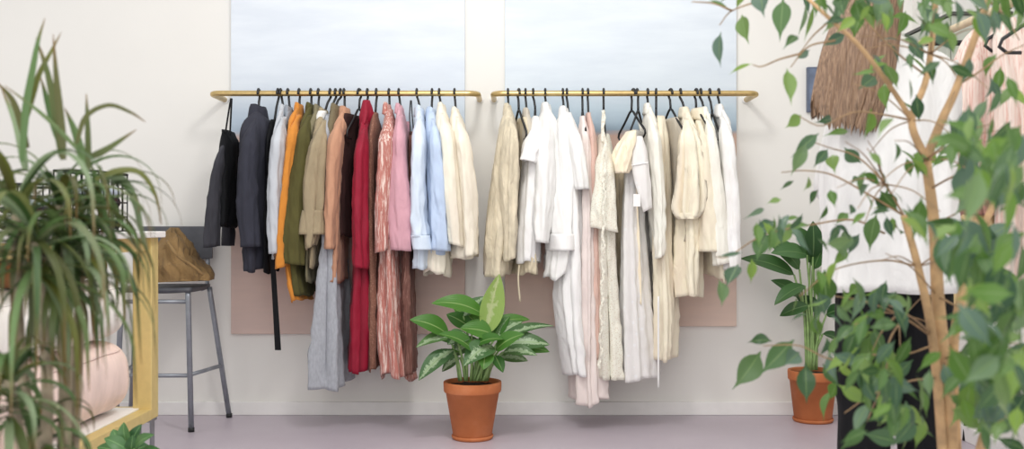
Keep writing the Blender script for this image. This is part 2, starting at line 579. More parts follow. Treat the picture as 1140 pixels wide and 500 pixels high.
def garment(name, label, cat, hook, body, mat, sleeve=None, sleeve_mat=None, cuff=None, cuff_mat=None, collar=None, collar_mat=None, yaw=0.0, folds=.12, nf=(5, 8, 13),
            a=(.055, .165, .175), depth=RAIL_Y, sdepth=None, hem=.01, sfolds=.12, group=None, straps=None, hang=True, hang_py=None, slim=False,
            extra=None, far_sleeve=True, hanger_label=None, crease=.006, snf=(3, 5, 8), lean=0.0, drop=.115):
    GID[0] += 1
    rnd = random.Random(GID[0] * 13 + 5)
    top = body[0][0]
    root = thing(name, label, cat, (RX(hook), RAIL_Y, H + (CY - body[-1][0]) * RAIL_Y / F), group)
    a0, a1, a2 = a
    span = (body[-1][0] - body[0][0])

    if not straps and not slim:
        py0, l0, r0 = body[0]
        c0, w0 = (l0 + r0) / 2, (r0 - l0) / 2
        body = [(py0, c0 - w0 * .45, c0 + w0 * .45), (py0 + 5, c0 - w0 * .85, c0 + w0 * .85)] + [q for q in body[1:] if q[0] > py0 + 6]
    if sleeve:
        py0 = sleeve[0][0]
        iy = lambda y, j: float(np.interp(y, [q[0] for q in sleeve], [q[j] for q in sleeve]))
        off = max(0, top + 8 - py0)
        rest = [q for q in sleeve if q[0] > py0 + off + 24]
        ya = py0 + off
        la, ra = iy(ya, 1), iy(ya, 2)
        c0, w0 = (la + ra) / 2, (ra - la) / 2
        c0 = .5 * c0 + .5 * (body[0][1] + body[0][2]) / 2
        sleeve = [(ya, c0 - w0 * .3, c0 + w0 * .3), (ya + 6, iy(ya + 6, 1) * .48 + c0 * .52, iy(ya + 6, 2) * .52 + c0 * .48), (ya + 15, iy(ya + 15, 1) * .8 + c0 * .2, iy(ya + 15, 2) * .88 + c0 * .12), (ya + 23, iy(ya + 23, 1), iy(ya + 23, 2))] + rest

    def af(s):
        t = min(1.0, s * span / 26.0)
        if t < 1:
            return a0 + (a1 - a0) * (t ** .8)
        return a1 + (a2 - a1) * min(1, (s * span - 26) / max(1, span - 26))
    nz = max(26, int(span / 4))
    MB().add(*ring_stack(body, depth, af, yaw, 72, nz, folds, nf, rnd, hem=hem, crease=crease)).build('body', mat, root, solid=.0022)
    if sleeve:
        sd = sdepth if sdepth else depth - a1 - .005
        sm = sleeve_mat or mat
        sspan = sleeve[-1][0] - sleeve[0][0]

        def dfun(s):
            t = min(1, s * sspan / 30)
            return sd + (.085 * (1 - t) ** 1.3)

        def sa(s):
            t = min(1, s * sspan / 14)
            return .02 + .035 * t
        MB().add(*ring_stack(sleeve, sd, sa, yaw * .5, 48, max(22, int(sspan / 3.5)), sfolds, snf, rnd, dfun=dfun, power=.95, crease=crease * .9, ftop=.4, slant=rnd.uniform(-.012, .012))).build('sleeve', sm, root, solid=.0022)
        if cuff:
            MB().add(*ring_stack(cuff, sd, lambda s: .058, yaw * .5, 40, 10, sfolds * .4, (3, 5), rnd, power=.95, crease=.001)).build('cuff', cuff_mat or sm, root, solid=.003)
        if far_sleeve:
            # the other sleeve hangs on the wall side of the body
            off = 2 * a1 * .93
            k = (sd + off) / sd
            fs_rows = []
            bl = {r[0]: r for r in body}
            for (py, l, r) in sleeve:
                cxw = ((l + r) / 2 - CX) * sd / F - math.sin(yaw) * off
                hw = (r - l) / 2 * sd / F * .8
                zz = H + (CY - py) * sd / F
                d2 = min(WALL_Y - .06, sd + off)
                fs_rows.append((CY - (zz - H) * F / d2, CX + (cxw - hw) * F / d2, CX + (cxw + hw) * F / d2))
            d2 = min(WALL_Y - .075, sd + off)
            MB().add(*ring_stack(fs_rows, d2, lambda s: .012 + .028 * min(1, s * 4), yaw, 28, 16, sfolds, (3, 5), rnd, crease=crease)).build('sleeve', sm, root, solid=.0022)
    if collar:
        # folded collar standing round the neck of the hanger
        (py0, py1, l, r) = collar
        d = depth
        cx = ((l + r) / 2 - CX) * d / F
        bw = (r - l) / 2 * d / F
        z1 = H + (CY - py0) * d / F
        z0 = H + (CY - py1) * d / F
        hh = z1 - z0
        bw *= .7
        prof = [(.78, z0 - .004, 0), (.70, z0 + hh * .5, 0), (.70, z1 - .003, 0), (.76, z1, .1), (.86, z1 - hh * .22, .5), (.98, z0 + hh * .25, 1), (1.03, z0 + hh * .0, 1)]
        n = 40
        vs, fs = [], []
        du = Vector((math.sin(yaw), -math.cos(yaw), 0)); dv = Vector((math.cos(yaw), math.sin(yaw), 0))
        for (q, z, fl) in prof:
            for k in range(n):
                an = 2 * math.pi * k / n
                w = 1 + .05 * math.sin(3 * an + GID[0]) + .03 * math.sin(7 * an)
                front = max(0.0, math.sin(an))
                pt = math.exp(-((abs(an - math.pi / 2) - .75) / .35) ** 2)
                dip = -.010 * front - .026 * pt * fl - .010 * max(0, math.cos(an)) * fl
                vs.append(Vector((cx, d, z + dip)) + du * .066 * q * w * math.cos(an) + dv * (bw * q * w * math.sin(an)))
        for i in range(len(prof) - 1):
            for k in range(n):
                k2 = (k + 1) % n
                fs.append((i * n + k, i * n + k2, (i + 1) * n + k2, (i + 1) * n + k))
        MB().add(vs, fs).build('collar', collar_mat or mat, root, solid=.002)
    if straps:
        for s in straps:
            pts = smooth_path([P(px, py, dd) for px, py, dd in s[0]], 6)
            MB().tube([Vector(p) for p in pts], s[1], 8).build('strap', s[2] if len(s) > 2 else mat, root)
    if extra:
        extra(root, rnd)
    if hang and yaw == 0:
        lean = ((body[0][1] + body[0][2]) / 2 - hook) * depth / F * .9
        cm_ = (np.interp(top + 20, [q[0] for q in body], [q[1] + q[2] for q in body]) / 2 - hook) * depth / F
        skew = cm_ - lean
    else:
        skew = 0.0
    if hang:
        hanger(hook, hang_py if hang_py is not None else top + 1.5, yaw, hanger_label or ('black hanger holding the ' + label.split(' with ')[0].split(' hanging')[0].split(' between')[0]), lean=lean, bar=min(.19, a1) if yaw else .115, drop=drop if yaw else .10, skew=skew)
    return root


GL, GR = 'coloured clothes on the left rail', 'white and cream clothes on the right rail'
K = {}


def cm(key, *a, **k):
    K[key] = cloth('fabric_' + key, *a, **k)
    return K[key]


cm('black', (19, 20, 23)); cm('charcoal', (58, 58, 64), var=.08); cm('slate', (52, 53, 63), var=.08); cm('blackbelt', (20, 20, 23))
cm('lightgrey', (186, 190, 196)); cm('midgrey', (146, 153, 162)); cm('orange', (206, 134, 56)); cm('olive', (84, 80, 44), var=.09)
cm('sage', (128, 121, 96)); cm('khaki', (160, 145, 118), wrinkle=.6); cm('heather', (164, 167, 174), var=.05, scale=120); cm('taupe', (116, 105, 82))
cm('peach', (190, 143, 116)); cm('darkbrown', (56, 34, 33)); cm('crimson', (142, 20, 46), rough=.55, sheen=.25); cm('brownspeck', (122, 84, 70), var=.1, stripes=((164, 126, 108), 160.0, (1, 1, 1), .58))
cm('streak', (180, 116, 106), stripes=((232, 212, 202), 55.0, (2.5, 2.5, .14), .55)); cm('pink', (204, 156, 167)); cm('cocoa', (112, 76, 68), stripes=((154, 116, 106), 50.0, (3, 3, .2), .58))
cm('paleblue', (216, 228, 242), transl=.1); cm('skyblue', (194, 211, 236), transl=.1); cm('cream', (250, 239, 222), transl=.12); cm('ecru', (246, 236, 219), transl=.12)
cm('linen', (210, 199, 175), var=.08, wrinkle=.8, scale=30); cm('tan', (210, 198, 172), wrinkle=.6); cm('stone', (198, 190, 176)); cm('white', (251, 250, 248), transl=.15, var=.02)
cm('white2', (253, 252, 251), transl=.15, var=.01); cm('blush', (246, 232, 227), transl=.15); cm('rose', (214, 182, 170))
cm('lace', (250, 243, 229), transl=.12, spots=((232, 222, 204), 130.0, .28), weave=.6); cm('satin', (247, 231, 205), rough=.4, sheen=.2, wrinkle=.8); cm('gown', (252, 250, 248), transl=.25, alpha=.95, spots=((255, 255, 255), 26.0, .16), var=.01)
cm('pleat', (251, 237, 215), wrinkle=.7, transl=.1); cm('butter', (250, 236, 214), transl=.12); cm('ivory', (251, 245, 233), transl=.12); cm('whitesatin', (252, 249, 243), rough=.45, transl=.12)

# ---- left rail -----------------------------------------------------------
def strap_extra(rows, mat, depth, nm='belt', th=.006):
    def fn(root, rnd):
        ys, (L, R) = rows_at(rows, 14)
        vs, fs = [], []
        for i in range(14):
            for (px, dd) in ((L[i], depth - th), (R[i], depth - th), (R[i], depth + th), (L[i], depth + th)):
                vs.append(P(px, ys[i], dd))
        for i in range(13):
            for k in range(4):
                k2 = (k + 1) % 4
                fs.append((i * 4 + k, i * 4 + k2, (i + 1) * 4 + k2, (i + 1) * 4 + k))
        fs += [(3, 2, 1, 0), (52, 53, 54, 55)]
        MB().add(vs, fs).build(nm, mat, root, smooth=False, bevel=.001)
    return fn


garment('strappy_top', 'black top with long straps and charcoal sleeve hanging at far left', 'top', 257,
        [(146, 250, 258), (154, 245, 267), (180, 242, 268), (215, 240, 268), (238, 240, 268), (252, 242, 266)], K['black'],
        sleeve=[(146, 251, 258), (170, 241, 253), (200, 235, 248), (240, 229, 246), (275, 227, 245)], sleeve_mat=K['charcoal'], group=GL, a=(.10, .14, .15),
        straps=[([(257, 110, 4.735), (254, 128, 4.68), (251, 148, 4.62)], .0042), ([(258, 110, 4.765), (257, 130, 4.70), (256, 150, 4.64)], .0042)], hang=False)
garment('jacket', 'dark slate jacket with turned-up collar', 'jacket', 288,
        [(124, 279, 297), (132, 273, 303), (150, 267, 307), (200, 266, 305), (260, 270, 304), (300, 271, 302)], K['slate'],
        sleeve=[(126, 277, 292), (150, 270, 289), (190, 264, 287), (230, 263, 288), (275, 268, 291)], collar=(117, 131, 272, 302), group=GL)
garment('belted_dress', 'black dress whose long belt dangles below the hem', 'dress', 309.5,
        [(134, 300, 311), (150, 297, 313), (200, 297, 311), (260, 297, 309), (302, 297, 308)], K['black'], group=GL, a=(.05, .13, .15),
        extra=strap_extra([(285, 300, 306), (330, 303, 309), (390, 306, 313)], K['blackbelt'], 4.62))
garment('shirt', 'light grey shirt next to the orange dress', 'shirt', 312.5,
        [(122, 311, 321), (130, 308, 324), (150, 305, 323), (220, 304, 321), (286, 305, 321)], K['lightgrey'],
        sleeve=[(124, 311, 322), (150, 303, 320), (190, 299, 317), (230, 298, 317), (282, 300, 318)], collar=(117, 128, 310, 323), group=GL)
garment('shirt', 'grey-blue shirt squeezed between the light grey shirt and the orange dress', 'shirt', 320.5,
        [(124, 318, 328), (134, 316, 329), (200, 315, 326), (262, 313, 322)], K['midgrey'], collar=(118, 128, 316, 328), group=GL, a=(.05, .14, .15))
garment('shirt_dress', 'mustard orange shirt dress', 'dress', 333,
        [(120, 328, 339), (132, 322, 341), (150, 320, 339), (200, 316, 335), (260, 314, 334), (300, 318, 340), (333, 324, 348)], K['orange'],
        sleeve=[(122, 326, 338), (150, 319, 334), (200, 314, 328), (250, 309, 322), (298, 306, 322)], collar=(115, 128, 326, 340), group=GL)
garment('dress', 'olive green dress next to the orange one', 'dress', 346,
        [(120, 341, 353), (135, 335, 354), (170, 331, 348), (220, 324, 344), (260, 322, 344), (295, 322, 346), (327, 324, 351)], K['olive'],
        sleeve=[(122, 338, 350), (150, 331, 346), (190, 324, 343), (220, 319, 340), (260, 315, 339), (294, 314, 339)], collar=(115, 128, 338, 353), group=GL)
garment('shirt', 'sage green shirt between the olive dress and the khaki shirt', 'shirt', 354.5,
        [(122, 349, 360), (140, 342, 361), (180, 339, 357), (230, 340, 356), (285, 341, 355), (312, 341, 356)], K['sage'], collar=(117, 130, 347, 361), group=GL, a=(.05, .15, .16))


def lining(root, rnd):
    MB().add(*ring_stack([(124, 354, 364), (132, 351, 362), (142, 350, 358)], 4.69, lambda s: .03, 0, 24, 8, .05, (3, 5), rnd, crease=.001)).build('lining', K['white'], root, solid=.002)


garment('shirt', 'crumpled khaki shirt with rolled-up sleeve', 'shirt', 367.5,
        [(126, 355, 367), (140, 349, 369), (180, 347, 367), (230, 347, 365), (296, 346, 360)], K['khaki'],
        sleeve=[(132, 355, 367), (160, 345, 364), (190, 338, 362), (220, 334, 361), (250, 338, 358), (276, 341, 352)],
        cuff=[(234, 336, 361), (246, 332, 363), (261, 329, 365)], collar=(121, 134, 352, 368), group=GL, extra=lining, sfolds=.2)
garment('maxi_dress', 'long heather grey pleated dress reaching far below the others', 'dress', 373.5,
        [(128, 360, 374), (150, 360, 378), (220, 362, 382), (300, 358, 384), (350, 355, 385), (390, 352, 386), (427, 350, 387)], K['heather'], group=GL, folds=.45, nf=(5, 7, 11), hem=.012)
garment('blouse', 'taupe blouse mostly hidden by the peach coat', 'blouse', 379,
        [(120, 367, 379), (140, 364, 382), (220, 362, 380), (286, 364, 380)], K['taupe'], collar=(116, 129, 366, 381), group=GL, a=(.05, .13, .14))
garment('coat', 'peach coat with wide lapel and long sleeve', 'coat', 383,
        [(124, 377, 391), (140, 371, 393), (200, 373, 390), (260, 372, 388), (312, 367, 387)], K['peach'],
        sleeve=[(124, 373, 385), (145, 366, 382), (190, 362, 378), (230, 362, 376), (277, 361, 374)], collar=(119, 136, 374, 394), group=GL, sfolds=.06)
garment('cardigan', 'dark brown cardigan between the peach coat and the crimson dress', 'cardigan', 400,
        [(128, 388, 398), (150, 387, 398), (200, 388, 398), (262, 389, 398)], K['darkbrown'], group=GL, a=(.09, .13, .14), hang_py=121, yaw=-.28)


def hood(root, rnd):
    MB().add(*ring_stack([(112, 404, 412), (120, 402, 414), (130, 400, 415), (140, 399, 412)], 4.70, lambda s: .03 + .03 * s, 0, 30, 12, .25, (3, 5), rnd, crease=.005)).build('hood', K['crimson'], root, solid=.002)


garment('maxi_dress', 'long crimson dress with a small hood', 'dress', 409,
        [(128, 402, 415), (150, 399, 417), (220, 397, 416), (300, 394, 416), (350, 391, 417), (409, 389, 414)], K['crimson'],
        sleeve=[(138, 400, 412), (170, 394, 411), (220, 392, 410), (290, 393, 411), (298, 394, 411)], group=GL, extra=hood, folds=.3, hang_py=124)
garment('knit_dress', 'long brown speckled knit dress beside the crimson dress', 'dress', 419,
        [(126, 413, 423), (140, 411, 425), (200, 408, 424), (300, 410, 426), (408, 411, 425)], K['brownspeck'], group=GL, a=(.05, .15, .16), folds=.2)
garment('maxi_dress', 'long dress streaked in rust pink and white', 'dress', 433,
        [(122, 428, 440), (150, 425, 445), (230, 425, 446), (300, 424, 448), (360, 423, 452), (416, 426, 460)], K['streak'],
        sleeve=[(124, 427, 440), (150, 422, 440), (200, 419, 438), (240, 418, 436), (280, 418, 434)], collar=(115, 127, 424, 438), group=GL, folds=.3, hem=.03)
garment('shirt', 'dusty pink long-sleeved shirt beside the streaked dress', 'shirt', 444,
        [(120, 441, 451), (150, 438, 456), (220, 439, 458), (276, 438, 457)], K['pink'],
        sleeve=[(122, 440, 450), (160, 436, 453), (200, 434, 456), (240, 433, 459), (279, 436, 458)], collar=(116, 126, 438, 451), group=GL)
garment('slip_dress', 'long cocoa brown slip dress on thin straps', 'dress', 457,
        [(148, 455, 463), (200, 454, 463), (280, 449, 461), (340, 448, 462), (413, 446, 463)], K['cocoa'], group=GL, a=(.08, .12, .15), folds=.3,
        straps=[([(457, 112, 4.74), (456, 130, 4.68), (457, 150, 4.66)], .003, M_hang), ([(458, 112, 4.76), (459, 130, 4.72), (461, 150, 4.68)], .003, M_hang)], hang=False)
garment('shirt', 'palest blue shirt with buttoned cuff', 'shirt', 464,
        [(122, 462, 474), (150, 461, 477), (220, 460, 479), (262, 460, 481), (297, 460, 481)], K['paleblue'],
        sleeve=[(122, 460, 473), (150, 458, 475), (200, 457, 473), (240, 455, 474), (264, 457, 478)], cuff=[(262, 457, 479), (278, 459, 482)], collar=(118, 130, 459, 475), group=GL)
garment('shirt', 'sky blue linen shirt beside the cream long shirt', 'shirt', 481,
        [(124, 473, 488), (140, 473, 491), (200, 475, 497), (250, 477, 501), (281, 480, 502)], K['skyblue'],
        sleeve=[(128, 477, 489), (160, 478, 494), (210, 479, 499), (279, 481, 502)], collar=(120, 133, 471, 489), group=GL)
garment('long_shirt', 'cream long shirt with uneven lower hem', 'shirt', 489,
        [(118, 485, 497), (135, 485, 502), (200, 487, 508), (260, 478, 506), (285, 473, 503), (304, 473, 502)], K['cream'],
        sleeve=[(122, 487, 500), (160, 490, 508), (200, 492, 512), (240, 496, 515), (273, 500, 517)], collar=(115, 128, 484, 499), group=GL, hem=.02)
garment('shirt', 'ecru shirt hanging last at the right end of the rail', 'shirt', 506,
        [(122, 502, 513), (135, 500, 517), (170, 502, 523), (220, 504, 529), (260, 504, 531), (286, 503, 532)], K['ecru'],
        sleeve=[(124, 503, 516), (170, 508, 525), (220, 513, 531), (285, 517, 532)], collar=(120, 131, 500, 514), group=GL)

# ---- right rail ----------------------------------------------------------
garment('shirt', 'crumpled beige linen shirt hanging first on the rail', 'shirt', 565.5,
        [(120, 561, 571), (132, 558, 574), (160, 553, 577), (200, 547, 577), (250, 541, 575), (306, 538, 566)], K['linen'],
        sleeve=[(128, 563, 574), (160, 562, 578), (200, 558, 579), (235, 560, 577), (265, 562, 575), (289, 562, 574)], collar=(116, 128, 558, 572), group=GR, sfolds=.2)
garment('shirt', 'tan shirt with a hanging drawstring', 'shirt', 577.5,
        [(132, 575, 586), (150, 573, 589), (200, 574, 592), (270, 570, 596), (304, 569, 598)], K['tan'], group=GR, hang_py=122, yaw=.22, a=(.08, .15, .16),
        straps=[([(578, 295, 4.62), (577, 312, 4.60), (579, 336, 4.60)], .004)], hem=.012)
garment('blouse', 'stone coloured blouse hidden behind the white short-sleeved shirt', 'blouse', 585,
        [(126, 581, 592), (150, 580, 596), (220, 584, 598), (270, 585, 598)], K['stone'], group=GR, a=(.05, .13, .14), collar=(121, 131, 580, 592))
garment('shirt', 'white shirt with short wide sleeve', 'shirt', 593.5,
        [(130, 589, 603), (150, 585, 606), (200, 580, 603), (250, 576, 601), (291, 574, 600)], K['white2'],
        sleeve=[(130, 589, 604), (150, 583, 606), (170, 580, 602), (180, 578, 600)], group=GR, sfolds=.06, hang_py=122, far_sleeve=True)
garment('shirt', 'white shirt with pressed band along its hem', 'shirt', 607,
        [(120, 601, 615), (135, 598, 621), (180, 597, 626), (230, 600, 634), (262, 607, 643)], K['white'],
        sleeve=[(128, 601, 616), (180, 596, 618), (225, 594, 616), (255, 594, 612), (270, 596, 610)], collar=(115, 129, 599, 617), group=GR,
        extra=lambda root, rnd: MB().add(*ring_stack([(260, 607, 643), (278, 607, 645)], 4.73, lambda s: .185, 0, 64, 8, .06, (3, 5), rnd, crease=.001)).build('hem_band', K['white2'], root, solid=.003))
garment('blouse', 'white blouse with flared sleeve', 'blouse', 626.5,
        [(124, 621, 635), (140, 617, 641), (200, 616, 645), (250, 612, 642), (306, 606, 634)], K['white'],
        sleeve=[(124, 627, 640), (150, 632, 647), (180, 637, 652), (211, 640, 656)], collar=(119, 131, 619, 636), group=GR, hem=.025)
garment('gown', 'long plain white gown', 'dress', 631,
        [(126, 627, 639), (150, 624, 645), (250, 624, 650), (330, 618, 655), (400, 628, 658), (414, 630, 660)], K['white2'], group=GR, folds=.25, a=(.05, .15, .17))
garment('gown', 'long pale blush gown with ruffled lower hem', 'dress', 648.5,
        [(130, 644, 653), (160, 642, 660), (250, 644, 664), (350, 642, 667), (415, 639, 670), (443, 638, 674)], K['blush'], group=GR, folds=.4, hem=.025, a=(.05, .14, .16), hang_py=124)
garment('slip_dress', 'rose beige slip dress behind the lace dress', 'dress', 654.5,
        [(126, 651, 659), (160, 652, 665), (250, 654, 667), (396, 657, 670)], K['rose'], group=GR, a=(.05, .13, .14), folds=.2)


def ruffles(cx_rows, mat, depth, w=.012, count=26):
    def fn(root, rnd):
        mb = MB()
        cnt = count * 6
        ys, (X,) = rows_at(cx_rows, cnt)
        vs, fs = [], []
        n = 7
        for i in range(cnt):
            p = P(X[i] + 1.2 * math.sin(i * .35), ys[i], depth)
            for k in range(n):
                t = k / (n - 1) - .5
                wv = 1 + .5 * noise.noise(Vector((i * .3, k * 5.0, 3)))
                vs.append(p + Vector((t * w * 3 * wv, -.006 * math.sin(i * (.8 + .35 * math.sin(i * .11)) + (2.2 if t > 0 else 0)) * abs(t) * 2.4 - .003, .006 * math.cos(i * 1.15) * t)))
        for i in range(cnt - 1):
            for k in range(n - 1):
                fs.append((i * n + k, i * n + k + 1, (i + 1) * n + k + 1, (i + 1) * n + k))
        mb.add(vs, fs)
        mb.build('ruffle_trim', mat, root, solid=.0015)
    return fn


garment('lace_dress', 'long cream dotted lace dress with ruffled trim down the front', 'dress', 672,
        [(150, 667, 678), (165, 663, 682), (200, 661, 684), (250, 662, 684), (300, 664, 686), (360, 663, 690), (418, 662, 694)], K['lace'],
        sleeve=[(156, 666, 681), (180, 663, 683), (215, 660, 685), (240, 658, 686), (256, 658, 687)], group=GR, a=(.07, .15, .17), folds=.25,
        straps=[([(672, 124, 4.73), (671, 140, 4.66), (671, 158, 4.60)], .008)],
        extra=ruffles([(123, 671), (160, 673), (250, 672), (330, 670), (412, 668)], K['lace'], 4.507, .0042, 30), hang_py=122, yaw=-.05)


def drape(root, rnd):
    MB().add(*ring_stack([(146, 697, 708), (156, 690, 709), (168, 684, 707), (182, 681, 704), (193, 683, 698)], 4.56, lambda s: .05 + .01 * math.sin(s * 3.14), .3, 40, 18, .4, (3, 5, 9), rnd, crease=.006)).build('draped_bodice', K['satin'], root, solid=.002)


garment('satin_dress', 'cream satin dress slipping off its tilted hanger', 'dress', 705,
        [(160, 693, 708), (180, 687, 707), (220, 685, 705), (280, 688, 706), (335, 689, 707)], K['satin'], group=GR, a=(.08, .13, .15), folds=.35, extra=drape, hang_py=123, yaw=.36, lean=-.008, drop=.10)


def wrap(root, rnd):
    MB().add(*ring_stack([(152, 706, 715), (166, 703, 720), (184, 702, 722), (205, 707, 724), (234, 716, 725)], 4.55, lambda s: .03 + .03 * s * (1 - s), 0, 40, 22, .15, (3, 5), rnd, crease=.003, slant=.01)).build('wrap_sleeve', K['gown'], root, solid=.002)
    MB().tube([Vector(p) for p in smooth_path([P(703, 184, 4.515), P(722, 181, 4.51)], 8)], .003, 8).build('trim', K['white2'], root)
    MB().box(P(705, 230, 4.52), P(713, 216, 4.516)).build('paper_tag', M_white, root, smooth=False)


garment('gown', 'long sheer white gown with embroidered dots', 'dress', 709.5,
        [(146, 704, 716), (165, 699, 721), (190, 695, 722), (250, 693, 722), (330, 691, 728), (418, 691, 734)], K['gown'], group=GR, a=(.10, .15, .17), folds=.2, extra=wrap, hang_py=123, yaw=-.34, lean=.004, drop=.10)
garment('blouse', 'white blouse with a long sleeve between the sheer gown and the butter dress', 'blouse', 721,
        [(120, 716, 727), (136, 714, 732), (200, 716, 736), (280, 722, 738)], K['ivory'],
        sleeve=[(124, 718, 728), (160, 722, 736), (220, 727, 740), (286, 729, 740)], collar=(116, 127, 714, 727), group=GR)
garment('dress', 'long butter cream dress with narrow hem', 'dress', 730.5,
        [(130, 729, 740), (150, 726, 744), (200, 726, 747), (280, 727, 749), (350, 730, 752), (397, 730, 750)], K['butter'], group=GR, folds=.25, hang_py=122, yaw=-.15, a=(.06, .15, .16),
        straps=[([(733, 330, 4.56), (733, 380, 4.56), (733, 432, 4.57)], .0045, K['white'])])
garment('shirt', 'stone grey shirt next to the pleated balloon-sleeve blouse', 'shirt', 746.5,
        [(132, 741, 753), (150, 740, 756), (200, 743, 757), (268, 744, 756)], K['stone'], group=GR, hang_py=121, yaw=.28, a=(.07, .14, .15))
garment('blouse_dress', 'cream pleated dress with gathered balloon sleeve', 'dress', 757.5,
        [(124, 755, 771), (150, 753, 777), (220, 750, 778), (300, 747, 778), (328, 748, 778)], K['pleat'],
        sleeve=[(124, 756, 771), (150, 756, 777), (190, 755, 781), (222, 752, 783), (234, 751, 781), (243, 756, 776)], cuff=[(237, 754, 779), (244, 756, 776)], collar=(120, 131, 753, 771), group=GR, sfolds=.35, snf=(9, 13, 17), folds=.3, hang_py=126)
garment('blouse', 'cream blouse with ruffled hem hanging third from the right end', 'blouse', 775,
        [(126, 770, 783), (150, 769, 788), (220, 771, 794), (280, 775, 800), (308, 777, 803)], K['butter'],
        sleeve=[(128, 771, 784), (170, 774, 789), (220, 777, 796), (280, 779, 800)], collar=(121, 133, 768, 784), group=GR, hem=.02, hang_py=120, yaw=.2)
garment('blouse', 'ivory blouse hanging second from the right end', 'blouse', 780,
        [(124, 778, 791), (150, 780, 797), (220, 783, 804), (297, 787, 808)], K['ivory'],
        sleeve=[(126, 781, 793), (170, 785, 800), (230, 790, 808), (294, 793, 812)], collar=(120, 131, 776, 791), group=GR, hem=.02)
garment('camisole', 'white slip top glimpsed under the last white shirt', 'top', 790,
        [(150, 789, 797), (200, 791, 806), (303, 794, 815)], K['white'], group=GR, a=(.08, .12, .13), hang_py=126, straps=[([(790, 127, 4.72), (791, 140, 4.68), (793, 153, 4.66)], .004)], hem=.02)
garment('shirt', 'white satin shirt hanging last at the right end of the rail', 'shirt', 800,
        [(122, 795, 808), (135, 795, 813), (160, 796, 817), (220, 797, 821), (280, 800, 823), (300, 800, 822)], K['whitesatin'],
        sleeve=[(124, 797, 810), (160, 801, 818), (220, 804, 823), (299, 806, 824)], collar=(117, 130, 793, 808), group=GR)


# ------------------------------------------------------------------ leaves
def add_leaf(mb, base, tip, width, normal, droop=.1, fold=.25, shape='ficus', seg=9, twist=0.0):
    base, tip = Vector(base), Vector(tip)
    ax = tip - base
    L = ax.length
    if L < 1e-5: return
    t = ax / L
    nrm = Vector(normal)
    nrm = (nrm - t * nrm.dot(t))
    nrm = nrm.normalized() if nrm.length > 1e-4 else t.orthogonal().normalized()
    side = t.cross(nrm)
    vs, fs, uvs = [], [], []
    for i in range(seg + 1):
        s = i / seg
        if shape == 'ficus':
            q_ = max(0.0, (s - .08) / .78)
            w = math.sin(math.pi * min(1, q_) ** .78) if s < .86 else 0
            w = max(w, .10 * (1 - s) / .14 if s > .8 else 0, .02)
            if s == 1: w = .01
            if i == 0: w = .03
        elif shape == 'broad':
            w = max(.03, math.sin(math.pi * s ** .8) ** .8) if s < 1 else .01
        else:
            w = min(1, .35 + s * 3) * (1 - s) ** .6 if s < 1 else .02
        c = base + ax * s + nrm * (droop * L * (4 * s * (1 - s)))
        wd = width * .5 * w
        sd = side * math.cos(twist * s) + nrm * math.sin(twist * s)
        nn = nrm * math.cos(twist * s) - side * math.sin(twist * s)
        for k, q in enumerate((-1, -.5, 0, .5, 1)):
            vs.append(c + sd * (wd * q) + nn * (abs(q) ** 1.3 * wd * fold))
            uvs.append((k / 4, s))
    for i in range(seg):
        for k in range(4):
            fs.append((i * 5 + k, i * 5 + k + 1, (i + 1) * 5 + k + 1, (i + 1) * 5 + k))
    mb.add(vs, fs, uvs)


def arc_leaf(mb, base, az, el, L, width, bend, seg=14, rnd=random, tw=0.0):
    """long strap leaf: leaves at elevation el and bends under its weight"""
    p = Vector(base)
    h = Vector((math.cos(az), math.sin(az), 0))
    side0 = Vector((-math.sin(az), math.cos(az), 0))
    vs, fs, uvs = [], [], []
    e = el
    for i in range(seg + 1):
        s = i / seg
        t = h * math.cos(e) + Vector((0, 0, math.sin(e)))
        nn = -h * math.sin(e) + Vector((0, 0, math.cos(e)))
        w = width * .5 * min(1, .55 + 1.4 * s) * (1 - s ** 2.2) + .0004
        side = side0 * math.cos(tw * s) + nn * math.sin(tw * s)
        n2 = nn * math.cos(tw * s) - side0 * math.sin(tw * s)
        for k, q in enumerate((-1, 0, 1)):
            vs.append(p + side * (w * q) + n2 * (abs(q) * w * .35))
            uvs.append((k / 2, s))
        p = p + t * (L / seg)
        e = max(-1.5, e - bend / seg * (0.4 + 1.3 * s))
    for i in range(seg):
        for k in range(2):
            fs.append((i * 3 + k, i * 3 + k + 1, (i + 1) * 3 + k + 1, (i + 1) * 3 + k))
    mb.add(vs, fs, uvs)


M_terra = None
m, nt, b = new_mat('terracotta')
b.inputs['Roughness'].default_value = 0.8
v = coords(nt)
n1 = N(nt, 'ShaderNodeTexNoise', Scale=9.0, Detail=6.0)
nt.links.new(v, n1.inputs['Vector'])
r = ramp(nt, [(0.3, (176, 102, 58)), (0.55, (190, 112, 66)), (0.75, (203, 130, 88))])
nt.links.new(n1.outputs['Fac'], r.inputs['Fac'])
nt.links.new(r.outputs['Color'], b.inputs['Base Color'])
bump(nt, b, n1.outputs['Fac'], 0.12, 0.004)
M_terra = m
M_soil = plain('potting_soil', (52, 40, 32), 0.95, 0, 90, .4, .8)
M_bark = plain('pale_bark', (186, 152, 112), 0.8, 0, 30, .14, .5)
M_twig = plain('twig', (150, 122, 90), 0.8, 0, 40, .12, .4)
M_stem = plain('green_stem', (128, 158, 96), 0.5, 0, 30, .1, .1)


